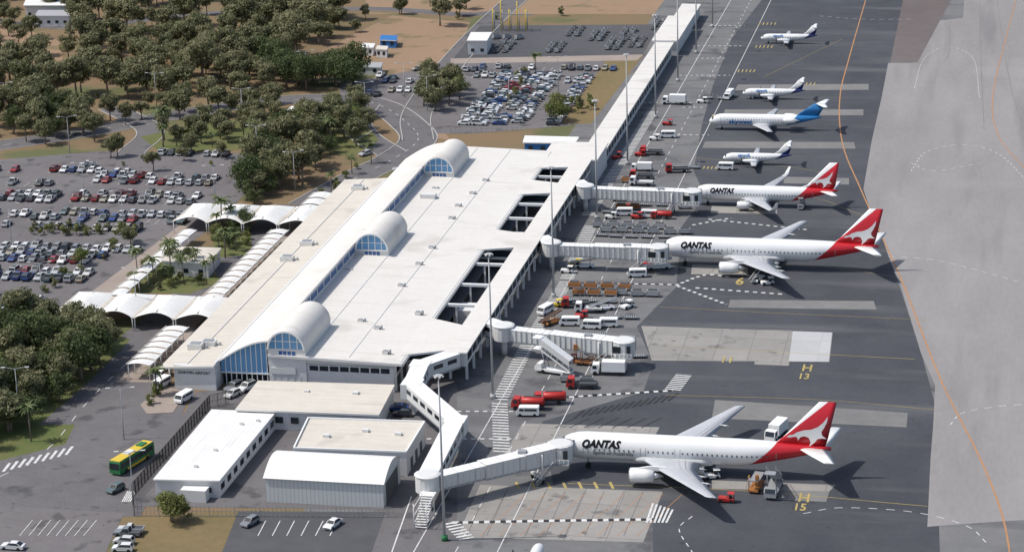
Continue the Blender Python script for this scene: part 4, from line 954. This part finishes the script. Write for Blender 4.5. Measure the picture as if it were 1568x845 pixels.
gum=[tree_mesh('gum_tree',i,ru(8.5,12),ru(3.8,5.2),m_leaf,26+i*2,.62,78) for i in range(7)]
dark=[tree_mesh('fig_tree',20+i,10.5,6.0,m_leafd,42,.6,85,.4,.9) for i in range(3)]
mid=[tree_mesh('broadleaf_tree',30+i,ru(7,8.5),4.2,m_leafg if i in (0,3) else m_leafd,26,.5) for i in range(4)]
bush=[tree_mesh('shrub',40+i,3.0,2.0,m_leafg if i else m_leaf,12,.4,60,.1,1.1) for i in range(3)]
def palm_mesh(seed):
    r=random.Random(seed);mb=MB();h=r.uniform(7,9);mb.cyl((0,0,0),(.2,.1,h),.22,.14,m_bark,8);tone=[0.]*len(mb.f)
    for i in range(22):
        a=i*2.4;el=r.uniform(-.2,1.1);L=r.uniform(2.4,3.2);p=Vector((.2,.1,h));d=Vector((math.cos(a)*math.cos(el),math.sin(a)*math.cos(el),math.sin(el)));sd=Vector((-math.sin(a),math.cos(a),0))
        pts=[];q=p.copy()
        for k in range(6):
            pts.append(q.copy());q=q+d*(L/5);d=(d+Vector((0,0,-.30))).normalized()
        for k in range(5):
            for s in (-1,1):
                w_=.55*(1-k/6);mb.add([pts[k],pts[k+1],pts[k+1]+sd*s*w_*.8+Vector((0,0,-.25)),pts[k]+sd*s*w_+Vector((0,0,-.2))],[(0,1,2,3)],m_palm);tone.append(r.uniform(0,.8))
    me=mb.mesh('palm_tree');at=me.attributes.new('tone','FLOAT','FACE');at.data.foreach_set('value',tone);return me
palms=[palm_mesh(i) for i in range(3)]
def inside(p,poly):
    c=False;n=len(poly)
    for i in range(n):
        (x1,y1),(x2,y2)=poly[i],poly[(i+1)%n]
        if (y1>p[1])!=(y2>p[1]) and p[0]<(x2-x1)*(p[1]-y1)/(y2-y1)+x1: c=not c
    return c
def plant_t(kind,x,y,s):
    me=random.choice(kind);inst(me,me.name.split('.')[0],(x,y,0),ru(0,6.28),(s*ru(.9,1.1),s*ru(.9,1.1),s*ru(.85,1.15)))
def grove(pix,n,kind,mind=4.5,s0=.75,s1=1.15):
    P=GP(pix);xs=[p[0] for p in P];ys=[p[1] for p in P];got=[];t_=0
    while len(got)<n and t_<n*60:
        t_+=1;p=(ru(min(xs),max(xs)),ru(min(ys),max(ys)))
        if inside(p,P) and all((p[0]-q[0])**2+(p[1]-q[1])**2>mind*mind for q in got): got.append(p)
    for p in got: plant_t(kind,p[0],p[1],ru(s0,s1))
def single(kind,pts,s0=.8,s1=1.1):
    for u,v in pts: x,y=G(u,v);plant_t(kind,x,y,ru(s0,s1))
grove([(110,20),(200,-5),(420,-10),(520,20),(525,60),(430,105),(330,150),(240,158),(120,160),(100,90)],92,gum,5,.7,1.5)
grove([(380,20),(520,20),(525,60),(430,105),(380,100)],24,gum,5,1.1,1.5)
grove([(120,90),(260,60),(330,80),(330,140),(240,150),(130,150)],22,gum,5,.6,1.4)
grove([(-30,95),(60,110),(110,175),(160,215),(120,225),(-30,225)],44,gum+mid[1:3],4.5,.8,1.35)
grove([(-30,-20),(100,-20),(90,30),(-30,60)],14,gum,6);grove([(-30,50),(100,60),(110,110),(-30,100)],7,gum,7,.6,1)
grove([(425,140),(430,122),(540,118),(545,140)],18,dark,6,.9,1.2);grove([(340,128),(425,100),(430,140),(350,152)],9,gum+dark,5)
grove([(150,170),(235,160),(330,152),(400,162),(330,180),(160,200)],10,gum,7,.6,1.1)
grove([(350,165),(420,160),(425,190),(355,190)],9,gum,5,.7,1);grove([(495,178),(550,170),(572,200),(545,225),(490,215)],14,gum+mid,4.5)
grove([(400,215),(470,190),(510,235),(470,280),(400,315),(375,300),(395,250)],32,mid[1:]+gum,4.8,.8,1.2);grove([(365,290),(400,255),(430,300),(375,318)],12,mid[1:]+dark,4,.7,1)
grove([(-30,540),(60,505),(110,500),(190,530),(140,575),(70,640),(-30,680)],46,mid[1:]+dark[:2]+gum,4.2,.75,1.2)
grove([(-30,600),(50,590),(40,650),(-30,690)],10,dark,5,.6,.8)
grove([(655,140),(710,135),(705,172),(645,172)],9,gum+mid[:1],4.5,.9,1.2);grove([(845,160),(920,150),(905,178),(835,192)],13,mid[:1]+bush,3.5,.6,1.0);grove([(795,112),(810,112),(785,160),(775,160)],6,bush,3,.7,1)
grove([(250,215),(400,190),(395,215),(300,235),(250,235)],16,palms+mid[:1]+gum,5,.6,.9)
grove([(215,408),(275,398),(340,430),(300,446),(205,446)],24,palms+bush+mid[:2],3,.5,.8);grove([(325,352),(380,345),(382,388),(335,392)],16,palms+bush+mid[1:],3,.5,.8)
grove([(50,352),(215,352),(212,360),(48,360)],22,bush,2.6,.5,.9);grove([(60,440),(200,365),(205,372),(70,450)],12,bush+mid[:1],4,.4,.8)
grove([(410,210),(560,195),(520,235),(440,235)],14,mid+palms,4,.6,.9);grove([(-30,10),(700,-60),(1000,-60),(1000,-25),(600,-15),(500,10)],20,gum,8)
single(gum,[(674,40)],1.25,1.3);single(gum,[(612,22),(560,30),(545,50),(180,240),(200,375),(235,262),(170,242)],.5,.7)
single(mid[:1],[(265,800),(262,798)],.8,.85);single(palms,[(48,676),(340,350),(250,225),(240,606),(820,112),(345,395),(262,430)],.8,1.1)
single(bush,[(282,795),(240,605),(230,620),(1008,80),(760,30),(700,30),(860,25)],.7,1)
grove([(480,300),(560,245),(575,250),(500,310)],8,bush+palms,4,.5,.8);grove([(560,10),(720,0),(710,30),(560,28)],6,bush+gum,6,.5,.9)
grove([(190,240),(330,236),(380,255),(180,262)],6,bush+gum[:2],8,.4,.6);grove([(0,20),(520,20),(520,100),(420,145),(200,160),(0,180)],40,bush,5,.4,1.0)
